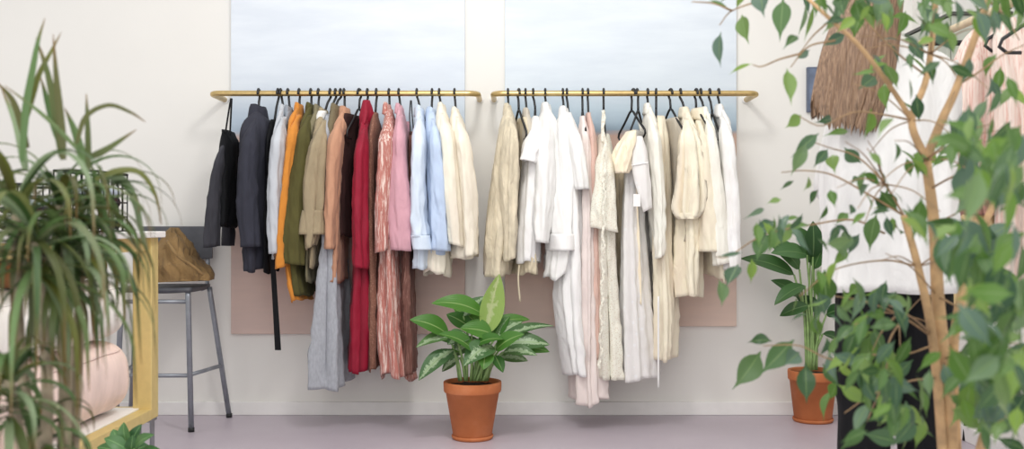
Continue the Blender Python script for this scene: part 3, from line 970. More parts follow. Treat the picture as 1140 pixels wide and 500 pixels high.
def pot(root, c, rt, rb, h, rim=.045, saucer=True):
    c = Vector(c)
    z0 = .012 if saucer else .004
    mb = MB()
    mb.lathe(c, [(0, z0), (rb * .96, z0), (rb, z0 + .004), (rb + (rt * .93 - rb) * .97, h - rim), (rt * .93, h - rim), (rt * .90, h - rim - .002),
                 (rt * .86, h - .03), (0, h - .03)], 56)
    mb.build('pot', M_terra, root)
    MB().lathe(c, [(rt * .93, h - rim - .001), (rt * .97, h - rim), (rt * .99, h - rim + .006), (rt, h - .005), (rt * .99, h), (rt * .90, h), (rt * .88, h - .005), (rt * .87, h - .03)], 56).build('pot_rim', M_terra, root)
    if saucer:
        MB().lathe(c, [(0, .001), (rb * 1.02, .001), (rb * 1.08, .010), (rb * 1.08, .017), (rb * 1.03, .018), (rb * 1.0, .012), (0, .011)], 48).build('saucer', M_terra, root)
    mb = MB()
    vs, fs = [], []
    n = 36
    vs.append(c + Vector((0, 0, h - .018)))
    for rr in (.35, .7, .875):
        for k in range(n):
            an = 2 * math.pi * k / n
            vs.append(c + Vector((rt * rr * math.cos(an), rt * rr * math.sin(an), h - .02 + random.uniform(-.004, .004))))
    for k in range(n):
        fs.append((0, 1 + k, 1 + (k + 1) % n))
    for j in range(2):
        for k in range(n):
            fs.append((1 + j * n + k, 1 + (j + 1) * n + k, 1 + (j + 1) * n + (k + 1) % n, 1 + j * n + (k + 1) % n))
    mb.add(vs, fs).build('soil', M_soil, root)


# ------------------------------------------------------------------ the aglaonema in the middle
D0 = 4.45
M_agla = leaf_mat('variegated_leaf', [(66, 100, 56), (86, 122, 66), (72, 108, 66), (100, 136, 76)], .32, .2, center=((160, 182, 146), 60.0, .56), mid=(140, 168, 116))
M_agla2 = leaf_mat('plain_leaf', [(58, 108, 40), (82, 132, 50), (72, 120, 48)], .35, .25, mid=(150, 180, 110))
M_new = leaf_mat('young_leaf', [(150, 182, 92), (166, 196, 110)], .35, .3, center=((196, 212, 152), 30.0, .5), mid=(206, 216, 160))
c = P(526, 487, D0); c.z = 0
ag = thing('potted_plant', 'broad-leaved variegated plant in terracotta pot standing in front of the rails', 'potted plant', c)
pot(ag, c, .128, .085, .252)
stems, l1, l2, l3 = MB(), MB(), MB(), MB()
# (base px,py, tip px,py, width px, depth base, depth tip, material, normal, droop)
AG = [
    (541, 372, 556, 305, 27, 0, .03, 3, (.55, -1, .2), -.03),
    (540, 352, 480, 338, 24, .02, -.02, 2, (.1, -.75, 1), .14),
    (500, 374, 456, 356, 24, -.02, -.06, 2, (-.1, -.7, .9), .12),
    (516, 352, 540, 330, 18, .06, .10, 1, (-.5, -1, .6), .05),
    (507, 374, 463, 387, 17, -.03, -.10, 1, (-.3, -.7, .8), .10),
    (505, 390, 466, 424, 20, -.05, -.12, 1, (-.5, -.9, .5), .12),
    (520, 372, 498, 384, 20, -.06, -.14, 1, (-.2, -1, .5), .1),
    (548, 385, 516, 408, 26, -.06, -.17, 1, (-.2, -1, .6), .16),
    (548, 372, 512, 366, 24, -.02, -.05, 2, (0, -.8, .7), .1),
    (556, 378, 617, 363, 15, .0, .03, 1, (0, -.7, 1), .10),
    (556, 384, 600, 376, 18, .02, .05, 2, (0, -.7, 1), .10),
    (560, 384, 612, 384, 20, -.02, -.02, 1, (.1, -.8, .8), .10),
    (560, 392, 598, 396, 16, -.05, -.08, 1, (.2, -.7, .9), .12),
    (566, 388, 612, 392, 17, .01, .0, 2, (.2, -.7, .8), .10),
    (551, 396, 560, 415, 12, -.06, -.10, 2, (.3, -1, .2), .05),
    (545, 380, 568, 352, 14, .05, .09, 2, (.2, -.8, .8), .08),
    (552, 376, 582, 358, 16, .04, .09, 1, (.1, -.8, 1), .1),
    (530, 384, 562, 378, 18, -.08, -.10, 2, (0, -.7, 1), .14),
    (512, 392, 476, 402, 10, -.02, -.05, 2, (-.2, -.6, 1), .12),
    (525, 366, 497, 350, 18, .05, .08, 2, (-.2, -.8, .8), .1),
    (538, 368, 575, 370, 18, .06, .12, 2, (.1, -.8, .8), .1),
    (518, 380, 486, 376, 15, .04, .07, 2, (-.1, -.8, .8), .1),
    (533, 378, 500, 398, 18, .06, .10, 1, (-.3, -.8, .6), .1),
    (536, 366, 505, 344, 20, .10, .12, 2, (-.1, -.8, .9), .14),
    (528, 392, 488, 372, 20, -.10, -.16, 2, (-.2, -.7, .9), .14),
    (552, 390, 584, 372, 20, -.08, -.12, 2, (.2, -.8, .9), .12),
    (556, 398, 588, 402, 15, .06, .1, 1, (.2, -.8, .7), .1),
    (546, 362, 590, 356, 14, .1, .14, 2, (.1, -.8, .9), .1),
    (512, 398, 492, 414, 14, .04, .06, 1, (-.3, -.8, .6), .1),
    (540, 392, 538, 412, 18, -.1, -.18, 2, (.1, -1, .4), .12),
]
for (bx, by, tx, ty, w, db, dt, k, nm, dr) in AG:
    bp = P(bx, by, D0 + db); tp = P(tx, ty, D0 + dt)
    mbx = {1: l1, 2: l2, 3: l3}[k]
    add_leaf(mbx, bp, tp, w * D0 / F * 1.12, nm, dr, .22, 'broad', 12, twist=random.uniform(-.25, .25))
    foot = P(526 + (bx - 526) * .35 + random.uniform(-6, 6), 424, D0 + db * .3 + random.uniform(-.03, .03))
    mid = (foot + bp) / 2 + Vector(((bp.x - foot.x) * -.12, 0, .012))
    rr = .0065 if k != 3 else .008
    stems.tube([Vector(p) for p in smooth_path([foot, mid, bp], 5)], [rr * (1 - .4 * i / 10) for i in range(11)], 8)
stems.build('stems', M_stem, ag)
tag(l1.build('variegated_leaves', M_agla, ag), 'silver variegated leaves')
tag(l2.build('green_leaves', M_agla2, ag), 'mostly green leaves')
tag(l3.build('new_leaf', M_new, ag), 'pale new leaf standing upright')

# ------------------------------------------------------------------ plant by the wall, right
D1 = 4.84
M_stre = leaf_mat('dark_leaf', [(42, 78, 40), (60, 98, 50), (80, 118, 70)], .35, .2, mid=(110, 140, 90))
c = P(905, 467, D1); c.z = 0
sp = thing('potted_plant', 'tall-stemmed dark-leaved plant in terracotta pot against the wall', 'potted plant', c)
pot(sp, c, .118, .088, .245)
stems, lv = MB(), MB()
ST = [(884, 306, 824, 288, 18), (890, 300, 848, 262, 20), (902, 292, 880, 250, 22), (906, 300, 928, 262, 20), (896, 318, 862, 340, 16), (914, 310, 934, 330, 18),
      (912, 345, 886, 330, 14), (916, 372, 940, 384, 12), (900, 340, 868, 352, 14), (920, 350, 944, 344, 14), (898, 284, 858, 282, 18), (905, 286, 905, 246, 20), (890, 330, 858, 312, 14)]
for i, (bx, by, tx, ty, w) in enumerate(ST):
    db = random.uniform(-.06, .06)
    bp = P(bx, by, D1 + db); tp = P(tx, ty, D1 + db + random.uniform(-.08, .05))
    add_leaf(lv, bp, tp, w * D1 / F * 1.15, (random.uniform(-.4, .4), -.8, random.uniform(.3, 1)), .12, .25, 'broad', 12)
    foot = P(905 + (bx - 905) * .25 + random.uniform(-5, 5), 412, D1 + random.uniform(-.03, .03))
    mid = (foot + bp) / 2 + Vector(((bp.x - foot.x) * -.15, 0, .01))
    stems.tube([Vector(p) for p in smooth_path([foot, mid, bp], 5)], [.008 * (1 - .45 * k / 10) for k in range(11)], 8)
stems.build('stems', M_stem, sp)
lv.build('leaves', M_stre, sp)

# ------------------------------------------------------------------ weeping fig in the right foreground
D2 = 1.8
M_fig = leaf_mat('fig_leaf', [(46, 78, 44), (92, 130, 52), (76, 106, 80), (134, 164, 72), (100, 126, 108), (56, 88, 58), (112, 148, 62), (66, 96, 70)], .22, .34, mid=(128, 156, 100))
c = P(1056, 500, D2); c.z = 0
fg = thing('weeping_fig', 'large weeping fig tree filling the right foreground', 'tree', c)
M_planter = plain('grey_planter', (150, 148, 146), .7, 0, 20, .04, .1)
MB().lathe(c, [(0, .003), (.13, .003), (.14, .01), (.17, .30), (.175, .32), (.165, .325), (.158, .30), (0, .29)], 48).build('planter', M_planter, fg)
fol = MB()


def branch(mb, pts, r0, r1, k=6, n=9):
    w = smooth_path([P(*p) for p in pts], k)
    m_ = len(w)
    MB().tube([Vector(p) for p in w], [r0 + (r1 - r0) * i / (m_ - 1) for i in range(m_)], n).build(mb, M_bark if mb == 'stem' else M_twig, fg)
    return [Vector(p) for p in w]


c_soil = (1062, 635, D2)
tr1 = branch('stem', [(1060, 655, D2), (1058, 500, D2), (1050, 400, D2), (1044, 330, D2), (1040, 250, D2), (1031, 178, D2)], .0155, .0085)
branch('stem', [(1054, 655, D2 - .02), (1049, 500, D2 - .01), (1038, 375, D2 - .02), (1022, 297, D2 - .02), (1006, 240, D2)], .0095, .006)
branch('stem', [(1068, 655, D2 + .02), (1064, 500, D2 + .02), (1061, 400, D2 + .03), (1068, 340, D2 + .04), (1082, 288, D2 + .05), (1105, 230, D2 + .06), (1124, 200, D2 + .1)], .011, .005)
branch('stem', [(1072, 655, D2), (1092, 500, D2 - .05), (1110, 470, D2 - .1), (1134, 430, D2 - .15), (1150, 390, D2 - .2)], .010, .006)
B1 = branch('stem', [(1031, 178, D2), (1015, 134, D2), (1032, 85, D2 + .02), (1042, 0, D2 + .04), (1046, -60, D2 + .05)], .0075, .004)
B2 = branch('stem', [(1031, 178, D2), (1048, 135, D2 - .02), (1066, 95, D2 - .04), (1100, 0, D2 - .08), (1115, -50, D2 - .1)], .0085, .005)
B3 = branch('stem', [(1015, 134, D2), (997, 105, D2 - .02), (960, 55, D2 - .05), (925, 22, D2 - .05), (890, -10, D2)], .005, .003)
TW = [
    [(1006, 240, D2), (966, 216, D2), (927, 195, D2 + .02), (896, 190, D2 + .03), (870, 192, D2 + .03)],
    [(1006, 240, D2), (985, 205, D2), (955, 175, D2 + .03), (925, 165, D2 + .05), (905, 158, D2 + .05)],
    [(890, 60, D2), (868, 66, D2), (848, 74, D2), (838, 72, D2)],
    [(925, 22, D2 - .05), (905, 40, D2), (890, 60, D2)],
    [(890, -10, D2), (850, 0, D2), (815, 12, D2), (801, 28, D2)],
    [(815, 12, D2), (795, 4, D2), (770, 2, D2)],
    [(930, 45, D2), (900, 52, D2), (880, 75, D2)],
    [(985, 260, D2), (950, 245, D2), (905, 250, D2 + .02), (850, 262, D2), (812, 285, D2), (797, 286, D2)],
    [(1022, 297, D2 - .02), (985, 290, D2), (930, 300, D2 - .03), (890, 330, D2 - .05)],
    [(1038, 375, D2 - .02), (1000, 350, D2 - .05), (960, 335, D2 - .08), (930, 330, D2 - .1)],
    [(1038, 385, D2 - .02), (1005, 395, D2 - .05), (960, 395, D2 - .08), (925, 400, D2 - .1), (890, 385, D2 - .1), (850, 385, D2 - .1)],
    [(1036, 370, D2 - .02), (1010, 350, D2 - .1), (985, 338, D2 - .12)],
    [(1048, 420, D2), (1010, 425, D2 - .1), (970, 440, D2 - .15), (940, 460, D2 - .15)],
    [(1040, 250, D2), (1060, 262, D2 - .05), (1090, 262, D2 - .1), (1130, 275, D2 - .2)],
    [(1044, 330, D2), (1075, 345, D2 - .1), (1110, 350, D2 - .15), (1140, 365, D2 - .2)],
    [(1066, 95, D2 - .04), (1090, 80, D2 - .05), (1115, 62, D2 - .05), (1140, 50, D2 - .05)],
    [(1036, 210, D2), (1065, 195, D2 - .1), (1100, 185, D2 - .2), (1140, 180, D2 - .3)],
    [(1100, 0, D2 - .08), (1120, 20, D2), (1135, 45, D2)],
    [(1032, 85, D2 + .02), (1000, 60, D2), (970, 30, D2), (950, 5, D2)],
    [(1015, 134, D2), (985, 128, D2 - .05), (950, 125, D2 - .05), (915, 140, D2 - .02), (890, 130, D2)],
    [(1058, 470, D2), (1090, 450, D2 - .1), (1125, 445, D2 - .2)],
    [(1005, 355, D2 - .05), (990, 380, D2 - .12), (985, 420, D2 - .15), (965, 470, D2 - .15)],
]
for t_ in TW:
    branch('twig', t_, .0021, .0009, 6, 6)
rl = random.Random(42)
for k in range(46):   # fine side twigs
    src = rl.choice([(1040, 250), (1031, 178), (1044, 330), (1022, 297), (1050, 400), (1015, 134), (1066, 95), (1054, 440), (1036, 60), (1080, 290), (985, 205), (1000, 350)])
    an = rl.uniform(0, 6.283); ln = rl.uniform(40, 95)
    dx, dy = math.cos(an) * ln, math.sin(an) * ln * .7 - 6
    d_ = D2 + rl.uniform(-.35, .2)
    branch('twig', [(src[0], src[1], D2), (src[0] + dx * .5, src[1] + dy * .5 - 8, (D2 + d_) / 2), (src[0] + dx, src[1] + dy, d_)], .0016, .0007, 5, 5)


def fig_leaf(bx, by, tx, ty, w, d=D2, tilt=None):
    dd = rl.uniform(-.04, .04)
    bp = P(bx, by, d); tp = P(tx, ty, d + dd)
    nm = tilt or (rl.uniform(-1.1, 1.1), -rl.uniform(.45, 1), rl.uniform(-.1, 1.1))
    add_leaf(fol, bp, tp, w * d / F * 1.1, nm, rl.uniform(-.02, .14), rl.uniform(.15, .5), 'ficus', 10, twist=rl.uniform(-.4, .4))


FL = [(803, 35, 803, 76, 16), (826, 16, 834, 50, 16), (872, -2, 868, 47, 19), (847, -10, 851, 20, 20), (897, 4, 888, 42, 15), (888, 40, 871, 56, 10), (886, 66, 902, 55, 9),
      (838, 71, 811, 84, 5), (876, 76, 881, 118, 15), (884, 85, 880, 104, 8), (788, 1, 813, 11, 5), (833, -4, 820, 10, 8), (814, -8, 800, 4, 8), (892, 128, 874, 143, 13),
      (912, 148, 880, 176, 13), (926, 132, 906, 137, 10), (922, 166, 905, 187, 11), (940, 164, 960, 182, 15), (927, 172, 930, 194, 14), (900, 196, 894, 213, 9), (884, 201, 868, 212, 5),
      (911, 211, 901, 229, 9), (924, 211, 930, 232, 10), (921, 228, 911, 247, 8), (870, 222, 853, 227, 7), (890, 242, 872, 246, 5), (851, 232, 826, 245, 6), (862, 246, 838, 262, 14),
      (880, 248, 862, 276, 18), (853, 262, 842, 292, 18), (800, 311, 803, 342, 15), (822, 294, 808, 320, 18), (837, 288, 836, 316, 11), (827, 281, 797, 286, 5), (860, 380, 832, 382, 13),
      (847, 391, 815, 434, 25), (884, 378, 845, 418, 23), (890, 392, 872, 408, 18), (897, 404, 898, 450, 19), (918, 300, 922, 342, 24), (912, 326, 919, 352, 18), (957, 260, 943, 286, 12),
      (976, 238, 968, 282, 20), (940, 255, 938, 285, 16), (928, 250, 948, 272, 16), (926, 434, 917, 470, 14), (932, 425, 924, 446, 13), (900, 350, 880, 358, 8), (905, 352, 915, 376, 13),
      (958, 318, 943, 330, 13), (995, 252, 1003, 262, 14), (898, 158, 880, 196, 14), (945, 146, 915, 152, 8), (960, 200, 946, 206, 10), (968, 205, 958, 220, 11), (980, 212, 1000, 235, 18),
      (972, 218, 985, 240, 16), (949, 228, 946, 240, 9), (945, 237, 930, 250, 12), (970, 120, 962, 155, 18), (942, 38, 915, 52, 12), (960, 10, 950, 45, 20), (975, 85, 955, 100, 16), (970, 60, 985, 95, 20),
      (985, 70, 1000, 100, 22), (1012, 45, 1030, 72, 14), (1010, 60, 1040, 95, 5), (1000, 45, 975, 48, 10), (906, 5, 895, 48, 15), (935, -6, 940, 20, 16), (918, -4, 908, 20, 14), (985, -8, 975, 30, 18)]
for q in FL:
    fig_leaf(*q, d=D2 + rl.uniform(-.08, .08))
# denser foliage, given by areas of the crown: centre, half size, count, leaf length and depth range
AREAS = [(950, 10, 55, 20, 30, (22, 36), (1.55, 2.0)), (1030, 28, 40, 34, 26, (24, 40), (1.5, 2.0)), (1112, 12, 36, 24, 18, (26, 46), (1.3, 1.9)), (1000, 92, 42, 34, 13, (22, 36), (1.5, 2.0)),
         (1090, 100, 45, 32, 11, (26, 42), (1.4, 1.9)), (1010, 165, 45, 28, 13, (20, 34), (1.5, 2.0)), (1090, 165, 48, 24, 28, (32, 62), (1.05, 1.7)), (1108, 212, 42, 26, 24, (38, 74), (.95, 1.6)),
         (975, 228, 42, 28, 12, (18, 30), (1.6, 2.0)), (1052, 250, 36, 20, 9, (30, 56), (1.1, 1.7)), (1092, 288, 45, 28, 30, (36, 70), (1.0, 1.7)), (950, 285, 45, 28, 8, (22, 36), (1.5, 1.9)),
         (975, 345, 45, 22, 24, (24, 44), (1.4, 1.9)), (955, 405, 34, 42, 30, (26, 46), (1.4, 1.8)), (1000, 425, 40, 48, 28, (26, 48), (1.3, 1.8)), (1104, 350, 42, 36, 44, (36, 70), (1.0, 1.7)),
         (1108, 408, 40, 38, 44, (36, 70), (1.0, 1.7)), (1080, 435, 28, 34, 20, (28, 48), (1.3, 1.8)), (1108, 470, 38, 26, 26, (30, 54), (1.2, 1.7)), (990, 480, 45, 18, 18, (26, 46), (1.3, 1.8)),
         (872, 258, 36, 16, 12, (22, 34), (1.5, 1.9)), (905, 335, 24, 24, 4, (22, 34), (1.6, 1.9)), (925, 365, 20, 24, 5, (22, 34), (1.5, 1.9))]
for (ax_, ay_, rx, ry, cnt, (l0, l1_), (d0, d1)) in AREAS:
    for _ in range(cnt):
        an = rl.uniform(0, 6.283); rr = math.sqrt(rl.random())
        bx, by = ax_ + rx * rr * math.cos(an), ay_ + ry * rr * math.sin(an)
        L = rl.uniform(l0, l1_)
        di = math.radians(rl.gauss(95, 42))
        fig_leaf(bx - L * .5 * math.cos(di), by - L * .5 * math.sin(di), bx + L * .5 * math.cos(di), by + L * .5 * math.sin(di), L * rl.uniform(.28, .42), d=rl.uniform(d0, d1))
fol.build('foliage', M_fig, fg)
MB().lathe(c, [(0, .298), (.08, .30), (.155, .296)], 36).build('soil', M_soil, fg)

# ------------------------------------------------------------------ dracaena in the left foreground
D3 = 1.5
M_drac = leaf_mat('strap_leaf', [(70, 98, 52), (104, 134, 80), (54, 78, 44), (112, 116, 54), (138, 158, 122), (86, 86, 40), (112, 142, 90)], .38, .3, tip=((130, 96, 58), .72))
c = P(72, 500, D3); c.z = 0
dr = thing('dragon_tree', 'many-headed dragon tree with long drooping strap leaves in the left foreground', 'plant', c)
MB().lathe(c, [(0, .003), (.12, .003), (.13, .01), (.155, .26), (.16, .28), (.15, .285), (.145, .26), (0, .25)], 48).build('planter', M_planter, dr)
MB().lathe(c, [(0, .262), (.08, .26), (.143, .255)], 36).build('soil', M_soil, dr)
M_cane = plain('grey_cane', (150, 138, 116), .85, 0, 40, .16, .6)
fol = MB()
rd = random.Random(11)
# head px, depth, leaves, length, cane foot, first elevation
HEADS = [(66, 215, 1.5, 46, .205, (66, 640), 72), (18, 225, 1.42, 46, .26, (50, 640), 70), (92, 228, 1.56, 24, .17, (70, 640), 66), (40, 255, 1.38, 46, .235, (58, 640), 60), (74, 262, 1.45, 30, .175, (72, 640), 55),
         (10, 410, 1.3, 42, .15, (40, 640), 70), (44, 462, 1.45, 28, .13, (52, 640), 70)]
for (hx, hy, hd, n, L, ft, e0) in HEADS:
    hp = P(hx, hy + 14, hd)
    pts = smooth_path([P(ft[0], ft[1], D3) + Vector((rd.uniform(-.03, .03), rd.uniform(-.03, .03), 0)), (P(ft[0], ft[1], D3) * .45 + hp * .55) + Vector((rd.uniform(-.01, .01), 0, 0)), hp], 7)
    MB().tube([Vector(p) for p in pts], [.0105 - .004 * i / (len(pts) - 1) for i in range(len(pts))], 9).build('cane', M_cane, dr)
    for i in range(n):
        f = i / n
        el = math.radians(e0 - (e0 + 25) * f ** .9 + rd.uniform(-10, 10))
        az = rd.uniform(0, 6.283)
        ln = L * rd.uniform(.7, 1.2)
        bend = (3.1 - .9 * f) * rd.uniform(.85, 1.2)
        arc_leaf(fol, hp + Vector((0, 0, -.06 * f + .01)), az, el, ln, rd.uniform(.009, .015), bend, 16, tw=rd.uniform(-.6, .6))


def px_leaf(pts, w, d=D3):
    """single long leaf along a measured arc"""
    pp = [Vector(p) for p in smooth_path([P(x, y, d + k * .01) for k, (x, y) in enumerate(pts)], 6)]
    vs, fs, uvs = [], [], []
    m_ = len(pp)
    for i, p in enumerate(pp):
        s = i / (m_ - 1)
        t = (pp[min(m_ - 1, i + 1)] - pp[max(0, i - 1)]).normalized()
        sd = t.cross(Vector((0, -1, .25))).normalized()
        ww = w * .5 * d / F * min(1, .6 + s * 2) * (1 - s ** 2.2) + .0004
        for k, q in enumerate((-1, 0, 1)):
            vs.append(p + sd * ww * q + Vector((0, 1, 0)) * abs(q) * ww * .4); uvs.append((k / 2, s))
    for i in range(m_ - 1):
        for k in range(2):
            fs.append((i * 3 + k, i * 3 + k + 1, (i + 1) * 3 + k + 1, (i + 1) * 3 + k))
    fol.add(vs, fs, uvs)


for pts, w in [([(68, 175), (62, 130), (52, 80), (40, 42)], 10), ([(70, 178), (66, 130), (62, 85), (59, 38)], 10), ([(24, 180), (28, 120), (36, 75), (42, 45), (50, 20)], 9),
               ([(30, 130), (42, 85), (55, 60), (68, 36)], 7), ([(66, 160), (54, 120), (45, 85)], 9), ([(85, 160), (95, 130), (120, 117), (145, 125), (162, 136)], 6),
               ([(100, 175), (120, 165), (152, 144)], 9), ([(95, 190), (84, 150), (72, 120)], 10), ([(98, 190), (97, 140), (96, 104)], 7), ([(106, 200), (130, 190), (155, 192), (172, 215), (180, 250)], 7),
               ([(112, 195), (135, 200), (150, 225), (158, 262), (170, 300)], 10), ([(110, 185), (125, 230), (140, 255), (160, 285)], 6), ([(104, 190), (114, 235), (132, 280), (150, 330)], 9),
               ([(30, 165), (15, 115), (-5, 90)], 8), ([(28, 190), (18, 140), (2, 100)], 10), ([(85, 165), (50, 130), (5, 95)], 5)]:
    px_leaf(pts, w, D3 + rd.uniform(-.05, .05))
fol.build('foliage', M_drac, dr)

# ------------------------------------------------------------------ small leafy plant at the bottom left
D4 = 2.6
M_low = leaf_mat('glossy_leaf', [(46, 80, 52), (64, 104, 62), (88, 130, 78), (54, 92, 58)], .3, .2, mid=(130, 170, 110))
c = P(140, 500, D4); c.z = 0
lp = thing('potted_plant', 'low glossy green plant beside the brass table leg', 'potted plant', c)
pot(lp, c, .10, .075, .20)
stems, lv = MB(), MB()
for (bx, by, tx, ty, w) in [(140, 500, 116, 488, 14), (142, 496, 138, 470, 14), (146, 498, 158, 472, 13), (150, 500, 172, 484, 13), (138, 506, 108, 498, 14), (148, 504, 166, 496, 13), (132, 500, 126, 478, 12),
                            (144, 510, 128, 500, 14), (156, 508, 178, 500, 12), (140, 516, 112, 512, 14), (150, 516, 172, 514, 14), (146, 502, 148, 484, 12)]:
    db = random.uniform(-.06, .06)
    bp = P(bx, by, D4 + db); tp = P(tx, ty, D4 + db * 1.6)
    add_leaf(lv, bp, tp, w * D4 / F * 1.2, (random.uniform(-.4, .4), -.8, .7), .12, .25, 'broad', 10)
    foot = c + Vector((random.uniform(-.03, .03), random.uniform(-.03, .03), .18))
    stems.tube([Vector(p) for p in smooth_path([foot, (foot + bp) / 2 + Vector((0, 0, .02)), bp], 4)], .004, 6)
stems.build('stems', M_stem, lp); lv.build('leaves', M_low, lp)

# ------------------------------------------------------------------ worktable with brass frame, left
DT = 3.6
xr = (172 - CX) * DT / F
xl = xr - .85
yf, yn = DT + .04, 1.95
M_gold = plain('gold_frame', (218, 196, 132), .5, .25, 40, .02, .02)
M_top = plain('white_laminate', (240, 238, 235), .45, 0, 10, .01, .01)
tb = thing('worktable', 'long white-topped worktable with gold frame and castors', 'table', ((xl + xr) / 2, (yf + yn) / 2, 0))
zt0 = H + (CY - 264.5) * DT / F; zt1 = zt0 + .022
MB().box((xl - .02, yn - .02, zt0), (xr + .02, yf + .02, zt1)).build('tabletop', M_top, tb, smooth=False, bevel=.003)
pw = .068
zs0 = H + (CY - 466) * DT / F; zs1 = H + (CY - 453) * DT / F
for (x, y) in ((xr - pw, yf - pw), (xr - pw, yn), (xl, yf - pw), (xl, yn)):
    MB().box((x, y, zs0), (x + pw, y + pw, zt0)).build('leg', M_gold, tb, smooth=False, bevel=.003)
mb = MB()
for (lo, hi) in (((xl + pw, yf - .05, zt0 - .046), (xr - pw, yf - .01, zt0)), ((xl + pw, yn + .01, zt0 - .046), (xr - pw, yn + .05, zt0)), ((xr - .05, yn + pw, zt0 - .046), (xr - .01, yf - pw, zt0)), ((xl + .01, yn + pw, zt0 - .046), (xl + .05, yf - pw, zt0))):
    mb.box(lo, hi)
mb.build('apron', M_gold, tb, smooth=False, bevel=.002)
mb = MB()
for (lo, hi) in (((xl + pw, yf - .05, zs0), (xr - pw, yf - .01, zs1 - .004)), ((xl + pw, yn + .01, zs0), (xr - pw, yn + .05, zs1 - .004)), ((xr - .045, yn + pw, zs0), (xr, yf - pw, zs1 - .004)), ((xl, yn + pw, zs0), (xl + .045, yf - pw, zs1 - .004))):
    mb.box(lo, hi)
mb.build('lower_rail', M_gold, tb, smooth=False, bevel=.002)
MB().box((xl + .046, yn + .052, zs1 - .022), (xr - .046, yf - .052, zs1)).build('lower_shelf', M_top, tb, smooth=False, bevel=.002)
M_rub = plain('black_rubber', (32, 32, 34), .6); M_steel = plain('grey_steel', (150, 152, 156), .35, .8)
for (x, y) in ((xr - pw / 2, yf - pw / 2), (xr - pw / 2, yn + pw / 2), (xl + pw / 2, yf - pw / 2), (xl + pw / 2, yn + pw / 2)):
    mb = MB()
    mb.tube([(x - .016, y, .055), (x + .016, y, .055)], .054, 28)
    w_ = mb.build('castor', M_rub, tb, bevel=.006)
    mb = MB()
    mb.box((x - .03, y - .03, zs0 - .01), (x + .03, y + .03, zs0))
    mb.box((x - .026, y - .018, .05), (x - .021, y + .018, zs0 - .01)); mb.box((x + .021, y - .018, .05), (x + .026, y + .018, zs0 - .01))
    mb.tube([(x - .028, y, .055), (x + .028, y, .055)], .008, 10)
    mb.build('castor_fork', M_steel, w_, smooth=False)


def bolster(name, label, cx, cz, rx, rz, y0, y1, mat, seam=None, group=None):
    root = thing(name, label, 'fabric roll', (cx, (y0 + y1) / 2, cz - rz), group)
    n, m_ = 44, 40
    vs, fs = [], []
    for i in range(m_ + 1):
        s = i / m_
        e = min(s, 1 - s) * (y1 - y0)
        q = math.sqrt(max(0, 1 - max(0, 1 - e / .10) ** 2.2))
        q = max(q, .05)
        for k in range(n):
            an = 2 * math.pi * k / n
            ca, sa = math.cos(an), math.sin(an)
            X = rx * q * math.copysign(abs(ca) ** .8, ca)
            Z = rz * (0.35 + .65 * q) * math.copysign(abs(sa) ** .8, sa)
            p = Vector((cx + X, y0 + (y1 - y0) * s, cz + Z))
            qn = noise.noise_vector(p * 7) * .006
            vs.append(p + Vector((qn.x, qn.y, max(qn.z, 0) if sa < -.3 else qn.z)))
    for i in range(m_):
        for k in range(n):
            k2 = (k + 1) % n
            fs.append((i * n + k, i * n + k2, (i + 1) * n + k2, (i + 1) * n + k))
    fs.append(tuple(range(n - 1, -1, -1))); fs.append(tuple(m_ * n + k for k in range(n)))
    MB().add(vs, fs).build('roll', mat, root)
    # the lapped edge of the rolled cloth
    pts = []
    for i in range(3, m_ - 2):
        an_k = 5
        pts.append(vs[i * n + an_k] + Vector((.002, 0, .002)))
    MB().tube(pts, .0035, 6).build('lapped_edge', mat, root)
    return root


M_rp = cloth('pink_roll', (236, 212, 202), wrinkle=.3, weave=.15)
M_rw = cloth('white_roll', (244, 240, 234), wrinkle=.3, weave=.15)
M_rb = cloth('brown_roll', (150, 106, 68), wrinkle=.9, weave=.4, var=.15)
rxx = .13
yb0, yb1 = 2.1, yf - .075
zb = zs1 + .002
hp_ = (452 - 374) * DT / F / 2
hw_ = (374 - 310) * DT / F / 2
bolster('fabric_roll', 'thick pale pink fabric roll lying on the lower shelf', xr - .175, zb + hp_, rxx, hp_, yb0, yb1, M_rp, group='fabric rolls on the worktable shelf')
bolster('fabric_roll', 'thick white fabric roll stacked on the pink roll', xr - .18, zb + 2 * hp_ + hw_ + .004, rxx - .006, hw_, yb0 + .05, yb1 - .01, M_rw, group='fabric rolls on the worktable shelf')
bolster('fabric_roll', 'brown crumpled fabric bundle on top of the white roll', xr - .19, zb + 2 * hp_ + 2 * hw_ + .05, .075, .042, yb0 + .7, yb1 - .03, M_rb, group='fabric rolls on the worktable shelf')
bolster('fabric_roll', 'pale pink fabric roll at the back of the lower shelf', xr - .50, zb + hp_, rxx, hp_, yb0, yb1 - .05, M_rp, group='fabric rolls on the worktable shelf')
bolster('fabric_roll', 'white fabric roll stacked at the back of the lower shelf', xr - .50, zb + 2 * hp_ + hw_ + .004, rxx, hw_, yb0, yb1 - .05, M_rw, group='fabric rolls on the worktable shelf')

# wire baskets of folded cloth on the table, behind the dragon tree
M_wire = plain('black_wire', (28, 28, 30), .5, .3)


